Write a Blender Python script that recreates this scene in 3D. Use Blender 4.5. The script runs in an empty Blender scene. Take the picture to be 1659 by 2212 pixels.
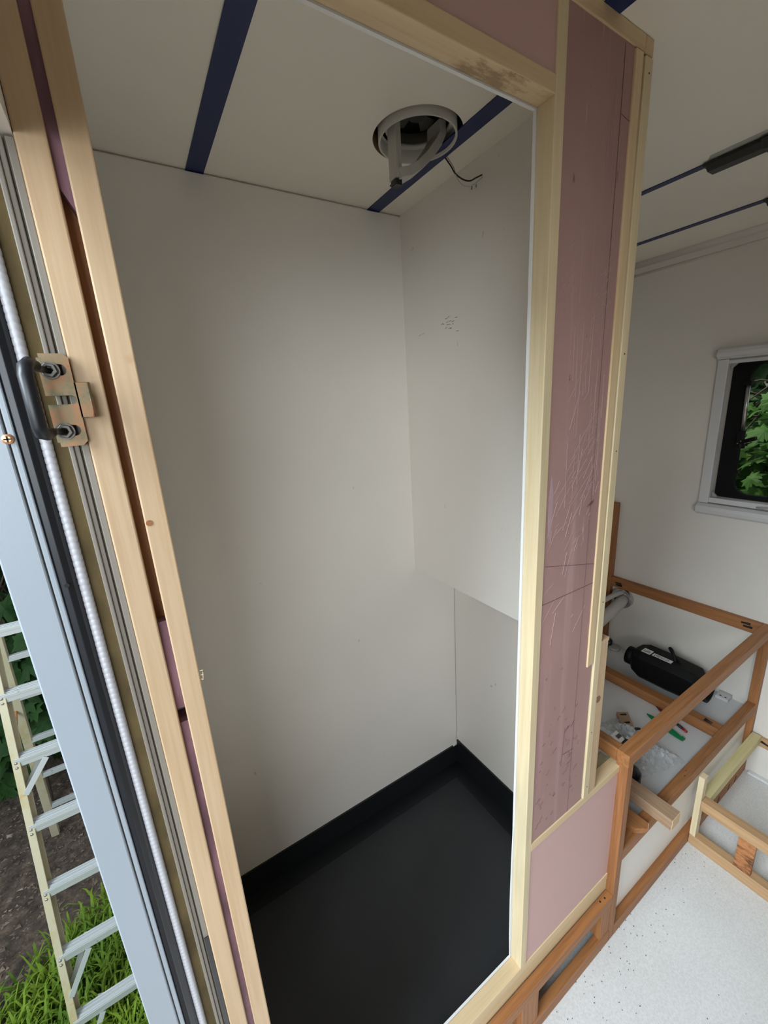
import bpy, math, random
from mathutils import Vector, Matrix
random.seed(7)
S = 1.45                       # one scene unit below = the camera height above the cabin floor (1.45 m)
C = bpy.context.scene.collection
sc = bpy.context.scene

# ------------------------------------------------------------------ camera, world, lights, exposure
cam_d = bpy.data.cameras.new('camera'); cam = bpy.data.objects.new('camera', cam_d); C.objects.link(cam)
RC = ((0.84674158, -0.52869672, -0.05923236), (-0.18401521, -0.18659307, -0.96504996), (0.4991664, 0.82804759, -0.25528435))
rt, dn, fw = (Vector(r) for r in RC)
cam.matrix_world = Matrix(((rt.x, -dn.x, -fw.x, 0), (rt.y, -dn.y, -fw.y, 0), (rt.z, -dn.z, -fw.z, S), (0, 0, 0, 1)))
cam_d.sensor_fit = 'HORIZONTAL'; cam_d.sensor_width = 36.0; cam_d.lens = 872.376 / 1659 * 36.0
cam_d.clip_start = 0.02; cam_d.clip_end = 200
sc.camera = cam
sc.view_settings.view_transform = 'Standard'; sc.view_settings.look = 'None'
sc.view_settings.gamma = 1.0; sc.view_settings.use_curve_mapping = False
sc.view_settings.exposure = 0.0

w = bpy.data.worlds.new('sky'); sc.world = w; w.use_nodes = True
nt = w.node_tree; nt.nodes.clear()
bg = nt.nodes.new('ShaderNodeBackground'); wo = nt.nodes.new('ShaderNodeOutputWorld')
sky = nt.nodes.new('ShaderNodeTexSky'); sky.sky_type = 'NISHITA'; sky.sun_disc = False
sky.sun_elevation = math.radians(55); sky.sun_rotation = math.radians(-20); sky.air_density = 1.0; sky.dust_density = 3.0
hs = nt.nodes.new('ShaderNodeHueSaturation'); hs.inputs['Saturation'].default_value = 0.45
nt.links.new(sky.outputs[0], hs.inputs['Color']); nt.links.new(hs.outputs[0], bg.inputs[0]); nt.links.new(bg.outputs[0], wo.inputs[0])
bg.inputs[1].default_value = 0.27

def light(name, kind, loc, rot_dir, energy, color, size=None):
    d = bpy.data.lights.new(name, kind); o = bpy.data.objects.new(name, d); C.objects.link(o)
    o.location = Vector(loc) * S
    o.rotation_euler = Vector(rot_dir).to_track_quat('-Z', 'Y').to_euler()
    d.energy = energy; d.color = color
    if size: d.shape = 'RECTANGLE'; d.size = size[0] * S; d.size_y = size[1] * S
    return o
sun = light('sun', 'SUN', (0, 3, 4), (0.10, -0.30, -0.95), 4.0, (1.0, 0.93, 0.80)); sun.data.angle = math.radians(2.0)
# area lamps added outside the entry doorway as sky fill for the interior
light('high_sky_fill', 'AREA', (-1.5, -0.10, 1.75), (1, 0.03, -0.85), 178, (0.80, 0.92, 1.0), (0.9, 1.2))
light('low_sky_fill', 'AREA', (-0.95, -1.25, 1.02), (0.62, 1.0, -0.06), 50, (0.90, 0.955, 1.0), (1.3, 0.55))

# ------------------------------------------------------------------ helpers
class MB:
    """collects shapes in scene units; one mesh per build"""
    def __init__(s): s.v = []; s.f = []; s.m = []; s.sm = []
    def face(s, idx, mi=0, smooth=False): s.f.append(idx); s.m.append(mi); s.sm.append(smooth)
    def box(s, x0, x1, y0, y1, z0, z1, mi=0):
        b = len(s.v)
        s.v += [(x0,y0,z0),(x1,y0,z0),(x1,y1,z0),(x0,y1,z0),(x0,y0,z1),(x1,y0,z1),(x1,y1,z1),(x0,y1,z1)]
        for q in ((3,2,1,0),(4,5,6,7),(0,1,5,4),(1,2,6,5),(2,3,7,6),(3,0,4,7)): s.face([b+i for i in q], mi)
        return s
    def bar(s, p0, p1, wd, th, up=(0,0,1), mi=0):
        p0, p1 = Vector(p0), Vector(p1); d = (p1-p0).normalized(); a = Vector(up).cross(d)
        if a.length < 1e-5: a = Vector((1,0,0)).cross(d)
        a.normalize(); c = d.cross(a); b = len(s.v)
        for p in (p0, p1):
            for (i, j) in ((-1,-1),(1,-1),(1,1),(-1,1)): s.v.append(tuple(p + a*(i*wd/2) + c*(j*th/2)))
        for q in ((3,2,1,0),(4,5,6,7),(0,1,5,4),(1,2,6,5),(2,3,7,6),(3,0,4,7)): s.face([b+i for i in q], mi)
        return s
    def prism(s, pts, vec, mi=0):
        """closed polygon (3D points) swept by vec"""
        n = len(pts); b = len(s.v); vec = Vector(vec)
        s.v += [tuple(p) for p in pts] + [tuple(Vector(p)+vec) for p in pts]
        s.face([b+i for i in range(n)][::-1], mi); s.face([b+n+i for i in range(n)], mi)
        for i in range(n): j = (i+1) % n; s.face([b+i, b+j, b+n+j, b+n+i], mi)
        return s
    def tube(s, path, r, n=8, mi=0, caps=True):
        P = [Vector(p) for p in path]; R = r if isinstance(r, (list, tuple)) else [r]*len(P)
        b = len(s.v); up = None
        for k, p in enumerate(P):
            d = (P[min(k+1, len(P)-1)] - P[max(k-1, 0)]).normalized()
            if up is None:
                up = d.orthogonal().normalized()
            else:
                up = (up - d*up.dot(d)); up = up.normalized() if up.length > 1e-6 else d.orthogonal().normalized()
            e = d.cross(up)
            for i in range(n):
                a = 2*math.pi*i/n; s.v.append(tuple(p + (up*math.cos(a) + e*math.sin(a))*R[k]))
        for k in range(len(P)-1):
            for i in range(n):
                j = (i+1) % n; s.face([b+k*n+i, b+k*n+j, b+(k+1)*n+j, b+(k+1)*n+i], mi, True)
        if caps:
            s.face([b+i for i in range(n)][::-1], mi); s.face([b+(len(P)-1)*n+i for i in range(n)], mi)
        return s
    def cyl(s, p0, p1, r, n=16, mi=0): return s.tube([p0, p1], r, n, mi)
    def ring(s, c, axis, r0, r1, h, n=32, mi=0):
        """flat washer / collar: inner r0, outer r1, height h along axis from c"""
        c = Vector(c); d = Vector(axis).normalized(); u = d.orthogonal().normalized(); e = d.cross(u); b = len(s.v)
        for (r, z) in ((r0,0),(r1,0),(r1,h),(r0,h)):
            for i in range(n):
                a = 2*math.pi*i/n; s.v.append(tuple(c + d*z + (u*math.cos(a)+e*math.sin(a))*r))
        for k in range(4):
            kk = (k+1) % 4
            for i in range(n):
                j = (i+1) % n; s.face([b+k*n+i, b+k*n+j, b+kk*n+j, b+kk*n+i], mi, k in (1, 3))
        return s

LOC = {}
def setp(o, label=None, cat=None, group=None, kind=None):
    if label: o['label'] = label
    if cat: o['category'] = cat
    if group: o['group'] = group
    if kind: o['kind'] = kind
    return o
def thing(name, loc, label, cat, group=None):
    o = bpy.data.objects.new(name, None); C.objects.link(o); o.empty_display_size = 0.05
    o.location = Vector(loc) * S; LOC[o] = Vector(loc)
    return setp(o, label, cat, group)
def obj(name, mb, mats, parent=None, bevel=0.0, origin=None, label=None):
    if not isinstance(mats, (list, tuple)): mats = [mats]
    if origin is None:
        if parent is not None: origin = LOC[parent]
        else:
            xs = list(zip(*mb.v)); origin = ((min(xs[0])+max(xs[0]))/2, (min(xs[1])+max(xs[1]))/2, min(xs[2]))
    og = Vector(origin)
    me = bpy.data.meshes.new(name)
    me.from_pydata([tuple((Vector(p)-og)*S) for p in mb.v], [], mb.f)
    for mt in mats: me.materials.append(mt)
    me.polygons.foreach_set('material_index', mb.m); me.polygons.foreach_set('use_smooth', mb.sm); me.update()
    o = bpy.data.objects.new(name, me); C.objects.link(o); LOC[o] = og
    o.location = (og - LOC[parent]) * S if parent is not None else og * S
    if parent is not None: o.parent = parent
    if bevel:
        bm = o.modifiers.new('bevel', 'BEVEL'); bm.width = bevel; bm.segments = 2; bm.limit_method = 'ANGLE'; bm.angle_limit = math.radians(40)
    if label: o['label'] = label
    return o
def struct(name, mb, mats, parent=None, bevel=0.0, label=None):
    o = obj(name, mb, mats, parent, bevel)
    if parent is None: setp(o, label, None, None, 'structure')
    return o
def B(*a): return MB().box(*a)

# ------------------------------------------------------------------ materials
def mat(name, col, rough=0.5, metal=0.0, **kw):
    m = bpy.data.materials.new(name); m.use_nodes = True
    p = m.node_tree.nodes['Principled BSDF']
    p.inputs['Base Color'].default_value = (*col, 1); p.inputs['Roughness'].default_value = rough; p.inputs['Metallic'].default_value = metal
    for k, v in kw.items(): p.inputs[k].default_value = v
    return m
def nodes(m): return m.node_tree, m.node_tree.nodes['Principled BSDF']
def noise(t, scale, detail=3.0, vec=None, rough=0.5):
    n = t.nodes.new('ShaderNodeTexNoise'); n.inputs['Scale'].default_value = scale; n.inputs['Detail'].default_value = detail; n.inputs['Roughness'].default_value = rough
    if vec is not None: t.links.new(vec, n.inputs['Vector'])
    return n.outputs['Fac']
def coords(t, sx=1, sy=1, sz=1, rot=(0,0,0)):
    c = t.nodes.new('ShaderNodeTexCoord'); mp = t.nodes.new('ShaderNodeMapping')
    mp.inputs['Scale'].default_value = (sx, sy, sz); mp.inputs['Rotation'].default_value = rot
    t.links.new(c.outputs['Object'], mp.inputs['Vector']); return mp.outputs['Vector']
def ramp(t, fac, stops):
    r = t.nodes.new('ShaderNodeValToRGB'); el = r.color_ramp.elements
    while len(el) < len(stops): el.new(0.5)
    for e, (p, c) in zip(el, stops): e.position = p; e.color = (*c, 1)
    t.links.new(fac, r.inputs['Fac']); return r.outputs['Color']
def mix(t, fac, a, b):
    n = t.nodes.new('ShaderNodeMix'); n.data_type = 'RGBA'
    for sock, v in ((n.inputs['Factor'], fac), (n.inputs['A'], a), (n.inputs['B'], b)):
        if sock.name == 'Factor' and isinstance(v, (int, float)): sock.default_value = v
        elif isinstance(v, tuple): sock.default_value = (*v, 1)
        else: t.links.new(v, sock)
    # colour sockets of the RGBA mix are the third pair
    return n
def mixc(t, fac, a, b):
    n = t.nodes.new('ShaderNodeMixRGB')
    for i, v in ((0, fac), (1, a), (2, b)):
        if isinstance(v, (int, float)): n.inputs[i].default_value = v
        elif isinstance(v, tuple): n.inputs[i].default_value = (*v, 1)
        else: t.links.new(v, n.inputs[i])
    return n.outputs[0]
def bump(t, p, h, strength=0.2, dist=0.002):
    b = t.nodes.new('ShaderNodeBump'); b.inputs['Strength'].default_value = strength; b.inputs['Distance'].default_value = dist
    t.links.new(h, b.inputs['Height']); t.links.new(b.outputs[0], p.inputs['Normal'])
def wood(name, a, b, axis, rough=0.55, dark=None, fine=1.0, stain=None):
    m = mat(name, a, rough); t, p = nodes(m)
    k = {'X': (3, 85, 85), 'Y': (85, 3, 85), 'Z': (85, 85, 3)}[axis]
    k2 = {'X': (0.8, 9, 9), 'Y': (9, 0.8, 9), 'Z': (9, 9, 0.8)}[axis]
    g = noise(t, 1.6*fine, 5, coords(t, *k), 0.65); g2 = noise(t, 1.5, 3, coords(t, *k2))
    c1 = ramp(t, g, [(0.36, b), (0.58, a)])
    c2 = ramp(t, g2, [(0.32, tuple(x*0.70 for x in a)), (0.62, tuple(min(1, x*1.10) for x in a))])
    c = mixc(t, 0.40, c1, c2)
    if dark:
        d = ramp(t, noise(t, 1.2, 4, coords(t, *[x*0.7 for x in k2]), 0.6), [(0.54, (0,0,0)), (0.68, (1,1,1))])
        c = mixc(t, d, c, dark)
    if stain:
        d = ramp(t, noise(t, 9, 5, coords(t), 0.7), [(0.63, (0,0,0)), (0.76, (0.7,0.7,0.7))])
        c = mixc(t, d, c, stain)
    t.links.new(c, p.inputs['Base Color']); bump(t, p, g, 0.12, 0.0008)
    return m
PA, PB = (0.70, 0.53, 0.315), (0.60, 0.43, 0.235)
pale = {k: wood('pale_wood_'+k, PA, PB, k) for k in 'XYZ'}
palestain = wood('pale_wood_stained', PA, PB, 'X', stain=(0.26, 0.15, 0.07))
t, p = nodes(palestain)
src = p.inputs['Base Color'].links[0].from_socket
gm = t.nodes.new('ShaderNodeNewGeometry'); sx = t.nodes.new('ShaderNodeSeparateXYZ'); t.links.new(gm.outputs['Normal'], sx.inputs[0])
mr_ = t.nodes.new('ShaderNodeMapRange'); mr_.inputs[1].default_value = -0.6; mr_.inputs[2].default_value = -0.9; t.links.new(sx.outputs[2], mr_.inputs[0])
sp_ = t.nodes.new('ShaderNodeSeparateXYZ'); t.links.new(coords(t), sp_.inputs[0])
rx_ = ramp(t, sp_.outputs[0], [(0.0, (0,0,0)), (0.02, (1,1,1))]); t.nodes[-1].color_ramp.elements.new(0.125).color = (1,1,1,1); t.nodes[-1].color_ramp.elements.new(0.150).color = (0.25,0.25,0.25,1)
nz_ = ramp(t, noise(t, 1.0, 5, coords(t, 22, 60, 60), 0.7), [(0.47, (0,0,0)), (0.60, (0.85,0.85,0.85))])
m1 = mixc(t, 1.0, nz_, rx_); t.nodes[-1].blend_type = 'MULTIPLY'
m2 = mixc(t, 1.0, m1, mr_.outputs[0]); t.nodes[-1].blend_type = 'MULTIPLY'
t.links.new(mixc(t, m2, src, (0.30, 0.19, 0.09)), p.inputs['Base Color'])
palelight = wood('poplar_streaked', (0.70, 0.58, 0.37), (0.62, 0.48, 0.27), 'Z', dark=(0.42, 0.38, 0.26))
peach = wood('pine_peach', (0.60, 0.43, 0.265), (0.50, 0.325, 0.175), 'Z', stain=(0.36, 0.18, 0.07))
BA, BB = (0.36, 0.150, 0.050), (0.18, 0.065, 0.020)
brown = {k: wood('stained_wood_'+k, BA, BB, k) for k in 'XYZ'}
oak = {k: wood('oak_wood_'+k, (0.50, 0.31, 0.16), (0.36, 0.20, 0.09), k) for k in 'XY'}
greywood = wood('weathered_plank', (0.42, 0.38, 0.25), (0.25, 0.22, 0.13), 'X')
scrapw = wood('offcut_wood', (0.40, 0.26, 0.16), (0.28, 0.16, 0.09), 'Y')
burl = mat('burl_veneer', (0.36, 0.15, 0.05), 0.45)
t, p = nodes(burl); n_ = noise(t, 3.2, 6, coords(t, 9, 9, 28), 0.7)
t.links.new(ramp(t, n_, [(0.36, (0.10, 0.03, 0.01)), (0.50, (0.36, 0.14, 0.045)), (0.64, (0.50, 0.22, 0.08))]), p.inputs['Base Color'])

def panel(name, col, rough, specks=True, smudge=0.05):
    m = mat(name, col, rough); t, p = nodes(m)
    a = noise(t, 2.2, 4, coords(t)); c = ramp(t, a, [(0.35, tuple(x*(1-smudge) for x in col)), (0.65, col)])
    if specks:
        s = ramp(t, noise(t, 34, 2, coords(t, 1, 1, 0.55)), [(0.765, (0,0,0)), (0.80, (0.55,0.55,0.55))]); c = mixc(t, s, c, tuple(x*0.45 for x in col))
    t.links.new(c, p.inputs['Base Color']); return m
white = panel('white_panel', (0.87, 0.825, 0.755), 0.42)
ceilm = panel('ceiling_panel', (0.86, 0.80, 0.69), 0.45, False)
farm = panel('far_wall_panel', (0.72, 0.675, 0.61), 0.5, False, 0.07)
liner_edge = mat('liner_edge', (0.74, 0.735, 0.71), 0.4)
floorm = mat('floor_vinyl', (0.66, 0.655, 0.635), 0.55); t, p = nodes(floorm)
f1 = noise(t, 210, 4, coords(t), 0.8); f2 = noise(t, 3.0, 4, coords(t))
cc = mixc(t, 0.5, ramp(t, f1, [(0.36, (0.52, 0.515, 0.50)), (0.60, (0.76, 0.755, 0.735))]), ramp(t, f2, [(0.35, (0.60, 0.59, 0.57)), (0.65, (0.72, 0.715, 0.70))]))
t.links.new(cc, p.inputs['Base Color']); bump(t, p, f1, 0.15, 0.0006)
deckm = panel('deck_board', (0.66, 0.66, 0.66), 0.45, False, 0.08)
dark = mat('slate_membrane', (0.024, 0.027, 0.031), 0.42); t, p = nodes(dark)
t.links.new(ramp(t, noise(t, 5, 4, coords(t)), [(0.3, (0.019, 0.022, 0.026)), (0.7, (0.030, 0.033, 0.038))]), p.inputs['Base Color'])
upst = mat('black_upstand', (0.010, 0.012, 0.014), 0.38)
blue = mat('blue_strip', (0.0025, 0.014, 0.085), 0.4)
foam = mat('pink_foam', (0.52, 0.27, 0.28), 0.62); t, p = nodes(foam)
base = ramp(t, noise(t, 6, 5, coords(t, 1, 1, 0.5)), [(0.3, (0.34, 0.200, 0.184)), (0.7, (0.42, 0.250, 0.228))])
st1 = ramp(t, noise(t, 1.4, 4, coords(t, 150, 10, 12, (0, math.radians(28), 0)), 0.6), [(0.645, (0,0,0)), (0.70, (0.8,0.8,0.8))])
msk = ramp(t, noise(t, 5.0, 3, coords(t, 1.6, 1, 1)), [(0.50, (0,0,0)), (0.66, (1,1,1))])
mm = mixc(t, 1.0, st1, msk); t.nodes[-1].blend_type = 'MULTIPLY'
c = mixc(t, mm, base, (0.74, 0.54, 0.50))
vt = ramp(t, noise(t, 1.3, 3, coords(t, 26, 10, 1.3)), [(0.60, (0,0,0)), (0.75, (0.35,0.35,0.35))]); c = mixc(t, vt, c, (0.62, 0.42, 0.42))
dk = ramp(t, noise(t, 1.5, 3, coords(t, 70, 10, 22, (0, math.radians(25), 0))), [(0.73, (0,0,0)), (0.77, (0.8,0.8,0.8))]); c = mixc(t, dk, c, (0.16, 0.07, 0.07))
t.links.new(c, p.inputs['Base Color']); bump(t, p, noise(t, 420, 2, coords(t)), 0.25, 0.0005)
foam2 = mat('pink_foam_clean', (0.58, 0.375, 0.345), 0.65); t, p = nodes(foam2); bump(t, p, noise(t, 420, 2, coords(t)), 0.3, 0.0005)
purple = mat('purple_foam', (0.24, 0.115, 0.15), 0.6); t, p = nodes(purple)
t.links.new(ramp(t, noise(t, 22, 4, coords(t, 2, 2, 0.7)), [(0.35, (0.15, 0.07, 0.095)), (0.65, (0.29, 0.15, 0.19))]), p.inputs['Base Color'])
line = mat('pencil_line', (0.16, 0.08, 0.085), 0.7)
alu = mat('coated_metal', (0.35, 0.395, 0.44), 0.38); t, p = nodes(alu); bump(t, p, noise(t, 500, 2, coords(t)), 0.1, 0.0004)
rubber = mat('black_rubber', (0.012, 0.014, 0.018), 0.38)
gap = mat('dark_gap', (0.01, 0.009, 0.008), 0.8)
cord = mat('ribbed_white_vinyl', (0.60, 0.605, 0.64), 0.38)
tan = mat('tan_foam_tape', (0.34, 0.245, 0.095), 0.85); t, p = nodes(tan)
t.links.new(ramp(t, noise(t, 30, 4, coords(t, 1, 1, 0.6)), [(0.30, (0.075, 0.052, 0.018)), (0.6, (0.145, 0.104, 0.040))]), p.inputs['Base Color']); bump(t, p, noise(t, 60, 3, coords(t)), 0.5, 0.002)
chan = mat('warm_white_channel', (0.235, 0.21, 0.175), 0.5)
zinc = mat('passivated_steel', (0.5, 0.42, 0.30), 0.42, 0.7); t, p = nodes(zinc)
t.links.new(ramp(t, noise(t, 45, 5, coords(t), 0.7), [(0.34, (0.10, 0.10, 0.075)), (0.46, (0.22, 0.18, 0.105)), (0.58, (0.34, 0.17, 0.09)), (0.70, (0.09, 0.065, 0.065))]), p.inputs['Base Color'])
steel = mat('bright_steel', (0.42, 0.42, 0.40), 0.3, 0.9); boltm = mat('dull_steel', (0.16, 0.155, 0.14), 0.35, 0.8)
copper = mat('copper_plated', (0.75, 0.38, 0.22), 0.35, 0.7)
plastic = mat('off_white_plastic', (0.52, 0.50, 0.45), 0.4)
darkplastic = mat('dark_plastic', (0.010, 0.010, 0.010), 0.45)
blade = mat('grey_fan_blade', (0.10, 0.10, 0.09), 0.5)
wire_b = mat('black_wire', (0.012, 0.012, 0.012), 0.5); wire_w = mat('white_wire', (0.55, 0.54, 0.50), 0.5)
tagw = mat('white_tag', (0.76, 0.75, 0.72), 0.6); ink = mat('black_ink', (0.02, 0.02, 0.02), 0.7)
blackrail = mat('black_rail', (0.020, 0.021, 0.018), 0.38)
scuff = mat('grey_scuff', (0.40, 0.39, 0.35), 0.6)
winf = mat('window_frame_grey', (0.60, 0.59, 0.585), 0.4)
winb = mat('window_black', (0.003, 0.003, 0.003), 0.5, 0.0, **{'Specular IOR Level': 0.2})
glass = mat('acrylic_pane', (0.96, 0.98, 0.97), 0.02, 0.0, **{'Transmission Weight': 1.0, 'IOR': 1.05})
blackp = mat('heater_black', (0.003, 0.003, 0.0035), 0.55, 0.0, **{'Specular IOR Level': 0.25})
chrome = mat('chrome', (0.6, 0.6, 0.58), 0.18, 1.0)
hosew = mat('white_hose', (0.52, 0.50, 0.48), 0.45)
greenp = mat('green_plastic', (0.0, 0.20, 0.055), 0.22, 0.0, **{'Transmission Weight': 0.25})
redp = mat('red_plastic', (0.35, 0.01, 0.015), 0.35)
bagm = mat('clear_bag', (0.70, 0.72, 0.72), 0.22); t, p = nodes(bagm)
tr = t.nodes.new('ShaderNodeBsdfTransparent'); mx = t.nodes.new('ShaderNodeMixShader')
t.links.new(ramp(t, noise(t, 26, 4, coords(t)), [(0.3, (0.12,0.12,0.12)), (0.7, (0.62,0.62,0.62))]), mx.inputs[0])
t.links.new(tr.outputs[0], mx.inputs[1]); t.links.new(p.outputs[0], mx.inputs[2]); t.links.new(mx.outputs[0], t.nodes['Material Output'].inputs[0])
pvc = mat('grey_pipe', (0.22, 0.22, 0.225), 0.4)
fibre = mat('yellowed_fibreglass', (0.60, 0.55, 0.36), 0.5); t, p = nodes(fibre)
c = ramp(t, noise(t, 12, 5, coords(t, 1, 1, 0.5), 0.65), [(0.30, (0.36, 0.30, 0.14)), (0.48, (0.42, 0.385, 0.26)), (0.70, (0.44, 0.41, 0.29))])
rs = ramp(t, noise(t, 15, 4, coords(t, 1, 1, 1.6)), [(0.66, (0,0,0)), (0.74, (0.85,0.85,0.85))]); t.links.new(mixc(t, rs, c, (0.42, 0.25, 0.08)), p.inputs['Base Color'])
alumi = mat('dull_aluminium', (0.44, 0.47, 0.465), 0.42, 0.3); t, p = nodes(alumi)
sp = ramp(t, noise(t, 70, 3, coords(t, 0.5, 1, 1)), [(0.70, (0,0,0)), (0.74, (0.7,0.7,0.7))]); t.links.new(mixc(t, sp, (0.44, 0.47, 0.465), (0.15, 0.16, 0.15)), p.inputs['Base Color'])
soil = mat('leaf_litter_soil', (0.075, 0.055, 0.038), 0.95); t, p = nodes(soil)
h = noise(t, 16, 8, coords(t), 0.75)
t.links.new(ramp(t, h, [(0.32, (0.020, 0.014, 0.009)), (0.50, (0.085, 0.062, 0.042)), (0.66, (0.19, 0.14, 0.095)), (0.76, (0.34, 0.27, 0.20))]), p.inputs['Base Color']); bump(t, p, h, 0.9, 0.03)
litter = mat('pebbles_and_bark', (0.14, 0.105, 0.075), 0.9); t, p = nodes(litter)
t.links.new(ramp(t, noise(t, 9, 2, coords(t)), [(0.3, (0.05, 0.035, 0.022)), (0.55, (0.15, 0.11, 0.08)), (0.72, (0.30, 0.25, 0.19))]), p.inputs['Base Color'])
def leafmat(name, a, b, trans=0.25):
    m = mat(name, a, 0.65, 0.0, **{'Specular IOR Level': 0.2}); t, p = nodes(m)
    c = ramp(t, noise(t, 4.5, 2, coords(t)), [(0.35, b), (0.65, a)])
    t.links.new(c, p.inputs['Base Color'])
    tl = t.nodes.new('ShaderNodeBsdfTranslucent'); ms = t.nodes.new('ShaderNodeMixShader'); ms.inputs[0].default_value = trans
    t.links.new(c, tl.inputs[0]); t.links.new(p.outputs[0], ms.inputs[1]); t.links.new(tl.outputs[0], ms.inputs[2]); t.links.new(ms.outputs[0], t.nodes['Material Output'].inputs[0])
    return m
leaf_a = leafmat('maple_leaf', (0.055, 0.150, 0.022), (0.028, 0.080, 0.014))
leaf_d = leafmat('shade_tinted_leaf', (0.030, 0.085, 0.018), (0.016, 0.045, 0.012))  # darker copy of the leaf green, with shade put into its colour
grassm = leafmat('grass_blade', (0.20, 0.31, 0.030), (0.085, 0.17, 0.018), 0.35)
barkm = mat('bark', (0.06, 0.045, 0.03), 0.9)

# ------------------------------------------------------------------ setting: the cabin shell
CE = 1.325
XF, YW, YN = 1.235, 0.684, -0.80
struct('floor', B(-0.068, XF+0.05, YN-0.05, YW+0.05, -0.06, 0.0), floorm, label='white speckled vinyl cabin floor strewn with sawdust')
# ceiling, with the round hole for the roof fan and the square opening of the roof hatch
HX, HY, HR = 0.378, 0.489, 0.057
mb = MB()
def ceil_box(x0, x1, y0, y1): mb.box(x0, x1, y0, y1, CE, CE+0.035)
hx0, hx1, hy0, hy1 = HX-0.08, HX+0.08, HY-0.08, HY+0.08
ceil_box(-0.068, hx0, YN-0.05, YW+0.05); ceil_box(hx0, hx1, hy1, YW+0.05); ceil_box(hx0, hx1, YN-0.05, hy0)
ceil_box(hx1, XF+0.05, YN-0.05, YW+0.05)
n = 64; b0 = len(mb.v)
for zz in (CE, CE+0.035):
    for i in range(n):
        a = 2*math.pi*i/n; cx, cy = math.cos(a), math.sin(a)
        mb.v.append((HX+HR*cx, HY+HR*cy, zz))
    for i in range(n):
        a = 2*math.pi*i/n; cx, cy = math.cos(a), math.sin(a); k = 0.08/max(abs(cx), abs(cy))
        mb.v.append((HX+k*cx, HY+k*cy, zz))
for i in range(n):
    j = (i+1) % n
    mb.face([b0+i, b0+n+i, b0+n+j, b0+j]); mb.face([b0+2*n+i, b0+2*n+j, b0+3*n+j, b0+3*n+i]); mb.face([b0+i, b0+j, b0+2*n+j, b0+2*n+i], 0, True)
struct('ceiling', mb, ceilm, label='off white panelled cabin ceiling with blue joint strips')
ceil_o = bpy.data.objects['ceiling']
for (x0, x1, y0, y1) in ((0.1305, 0.1535, 0.02, YW), (0.4155, 0.439, 0.0, YW), (0.815, 0.829, -0.10, YW), (1.070, 1.087, -0.10, YW)):
    obj('joint_strip', B(x0, x1, y0, y1, CE-0.0012, CE+0.001), blue, ceil_o, label='navy blue strip covering a ceiling joint')
# side wall behind the bath and bench, far wall with the window, near side wall, rear wall around the doorway
struct('wall_left', B(-0.068, XF+0.05, YW, YW+0.05, -0.06, CE+0.035), white, label='white side wall running behind bath and bench')
WY0, WY1, WZ0, WZ1 = 0.03, 0.424, 0.722, 1.054
mb = MB(); mb.box(XF, XF+0.05, YN-0.05, WY0, 0, CE); mb.box(XF, XF+0.05, WY1, YW+0.05, 0, CE); mb.box(XF, XF+0.05, WY0, WY1, 0, WZ0); mb.box(XF, XF+0.05, WY0, WY1, WZ1, CE)
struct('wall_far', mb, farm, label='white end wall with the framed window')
bounce_brown = wood('bounce_brown_wood', (0.34, 0.23, 0.12), (0.26, 0.17, 0.085), 'X')  # wood brown invented for an unseen wall, dims and warms the aisle bounce
struct('wall_right', B(-0.068, XF, YN-0.05, YN, 0, CE), bounce_brown, label='unseen side wall across the aisle, brown to darken the bounce')
DZ = 1.128
mb = MB(); mb.box(-0.068, -0.0195, 0.277, YW, -0.06, CE); mb.box(-0.068, -0.0195, -0.47, 0.277, DZ, CE); mb.box(-0.068, -0.0195, YN-0.05, -0.47, -0.06, CE)
struct('wall_rear', mb, white, label='white rear wall holding the entry doorway')
# coved trim along the top of the far wall
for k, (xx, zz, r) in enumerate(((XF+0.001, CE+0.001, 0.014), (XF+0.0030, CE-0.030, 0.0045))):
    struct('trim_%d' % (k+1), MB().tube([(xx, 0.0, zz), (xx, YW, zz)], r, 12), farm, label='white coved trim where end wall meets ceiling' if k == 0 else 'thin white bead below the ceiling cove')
struct('trim_3', B(XF-0.014, XF, -0.5, 0.250, 0.0, 0.006), floorm, label='low white kerb at the foot of the end wall', bevel=0.006)

# ------------------------------------------------------------------ door frame (reveal of the entry doorway)
door = thing('door_1', (-0.045, 0.27, 0.0), 'white metal entry door frame with black seal and ribbed trim', None); door['kind'] = 'structure'
zt, zb = 1.127, -0.06
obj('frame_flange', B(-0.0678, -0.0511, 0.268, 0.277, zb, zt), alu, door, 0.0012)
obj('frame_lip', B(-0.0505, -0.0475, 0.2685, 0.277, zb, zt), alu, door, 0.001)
mb = MB(); mb.box(-0.0511, -0.0505, 0.2705, 0.277, zb, zt); obj('frame_groove', mb, chan, door)
sl = MB()
prof = [(-0.0476, 0.2770), (-0.0476, 0.2700), (-0.0466, 0.2686), (-0.0440, 0.2678), (-0.0412, 0.2690), (-0.0398, 0.2712), (-0.0398, 0.2770)]
sl.prism([(x, y, zb) for x, y in prof][::-1], (0, 0, zt-zb)); so = obj('door_seal', sl, rubber, door, 0.0006)
for zz in (0.915, 0.33): obj('screw_hole', MB().cyl((-0.0440, 0.2672, zz), (-0.0440, 0.2682, zz), 0.0012, 12), gap, so)
rb = MB(); z = zb; path = []; rad = []
while z < zt:
    path += [(-0.0372, 0.2725, z), (-0.0372, 0.2725, z+0.0006), (-0.0372, 0.2725, z+0.0022), (-0.0372, 0.2725, z+0.0033)]; rad += [0.00235, 0.00262, 0.00268, 0.00260]; z += 0.0036
obj('ribbed_trim', rb.tube(path, rad, 12), cord, door)
obj('foam_tape', B(-0.0348, -0.0284, 0.2735, 0.277, zb, zt), tan, door)
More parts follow.
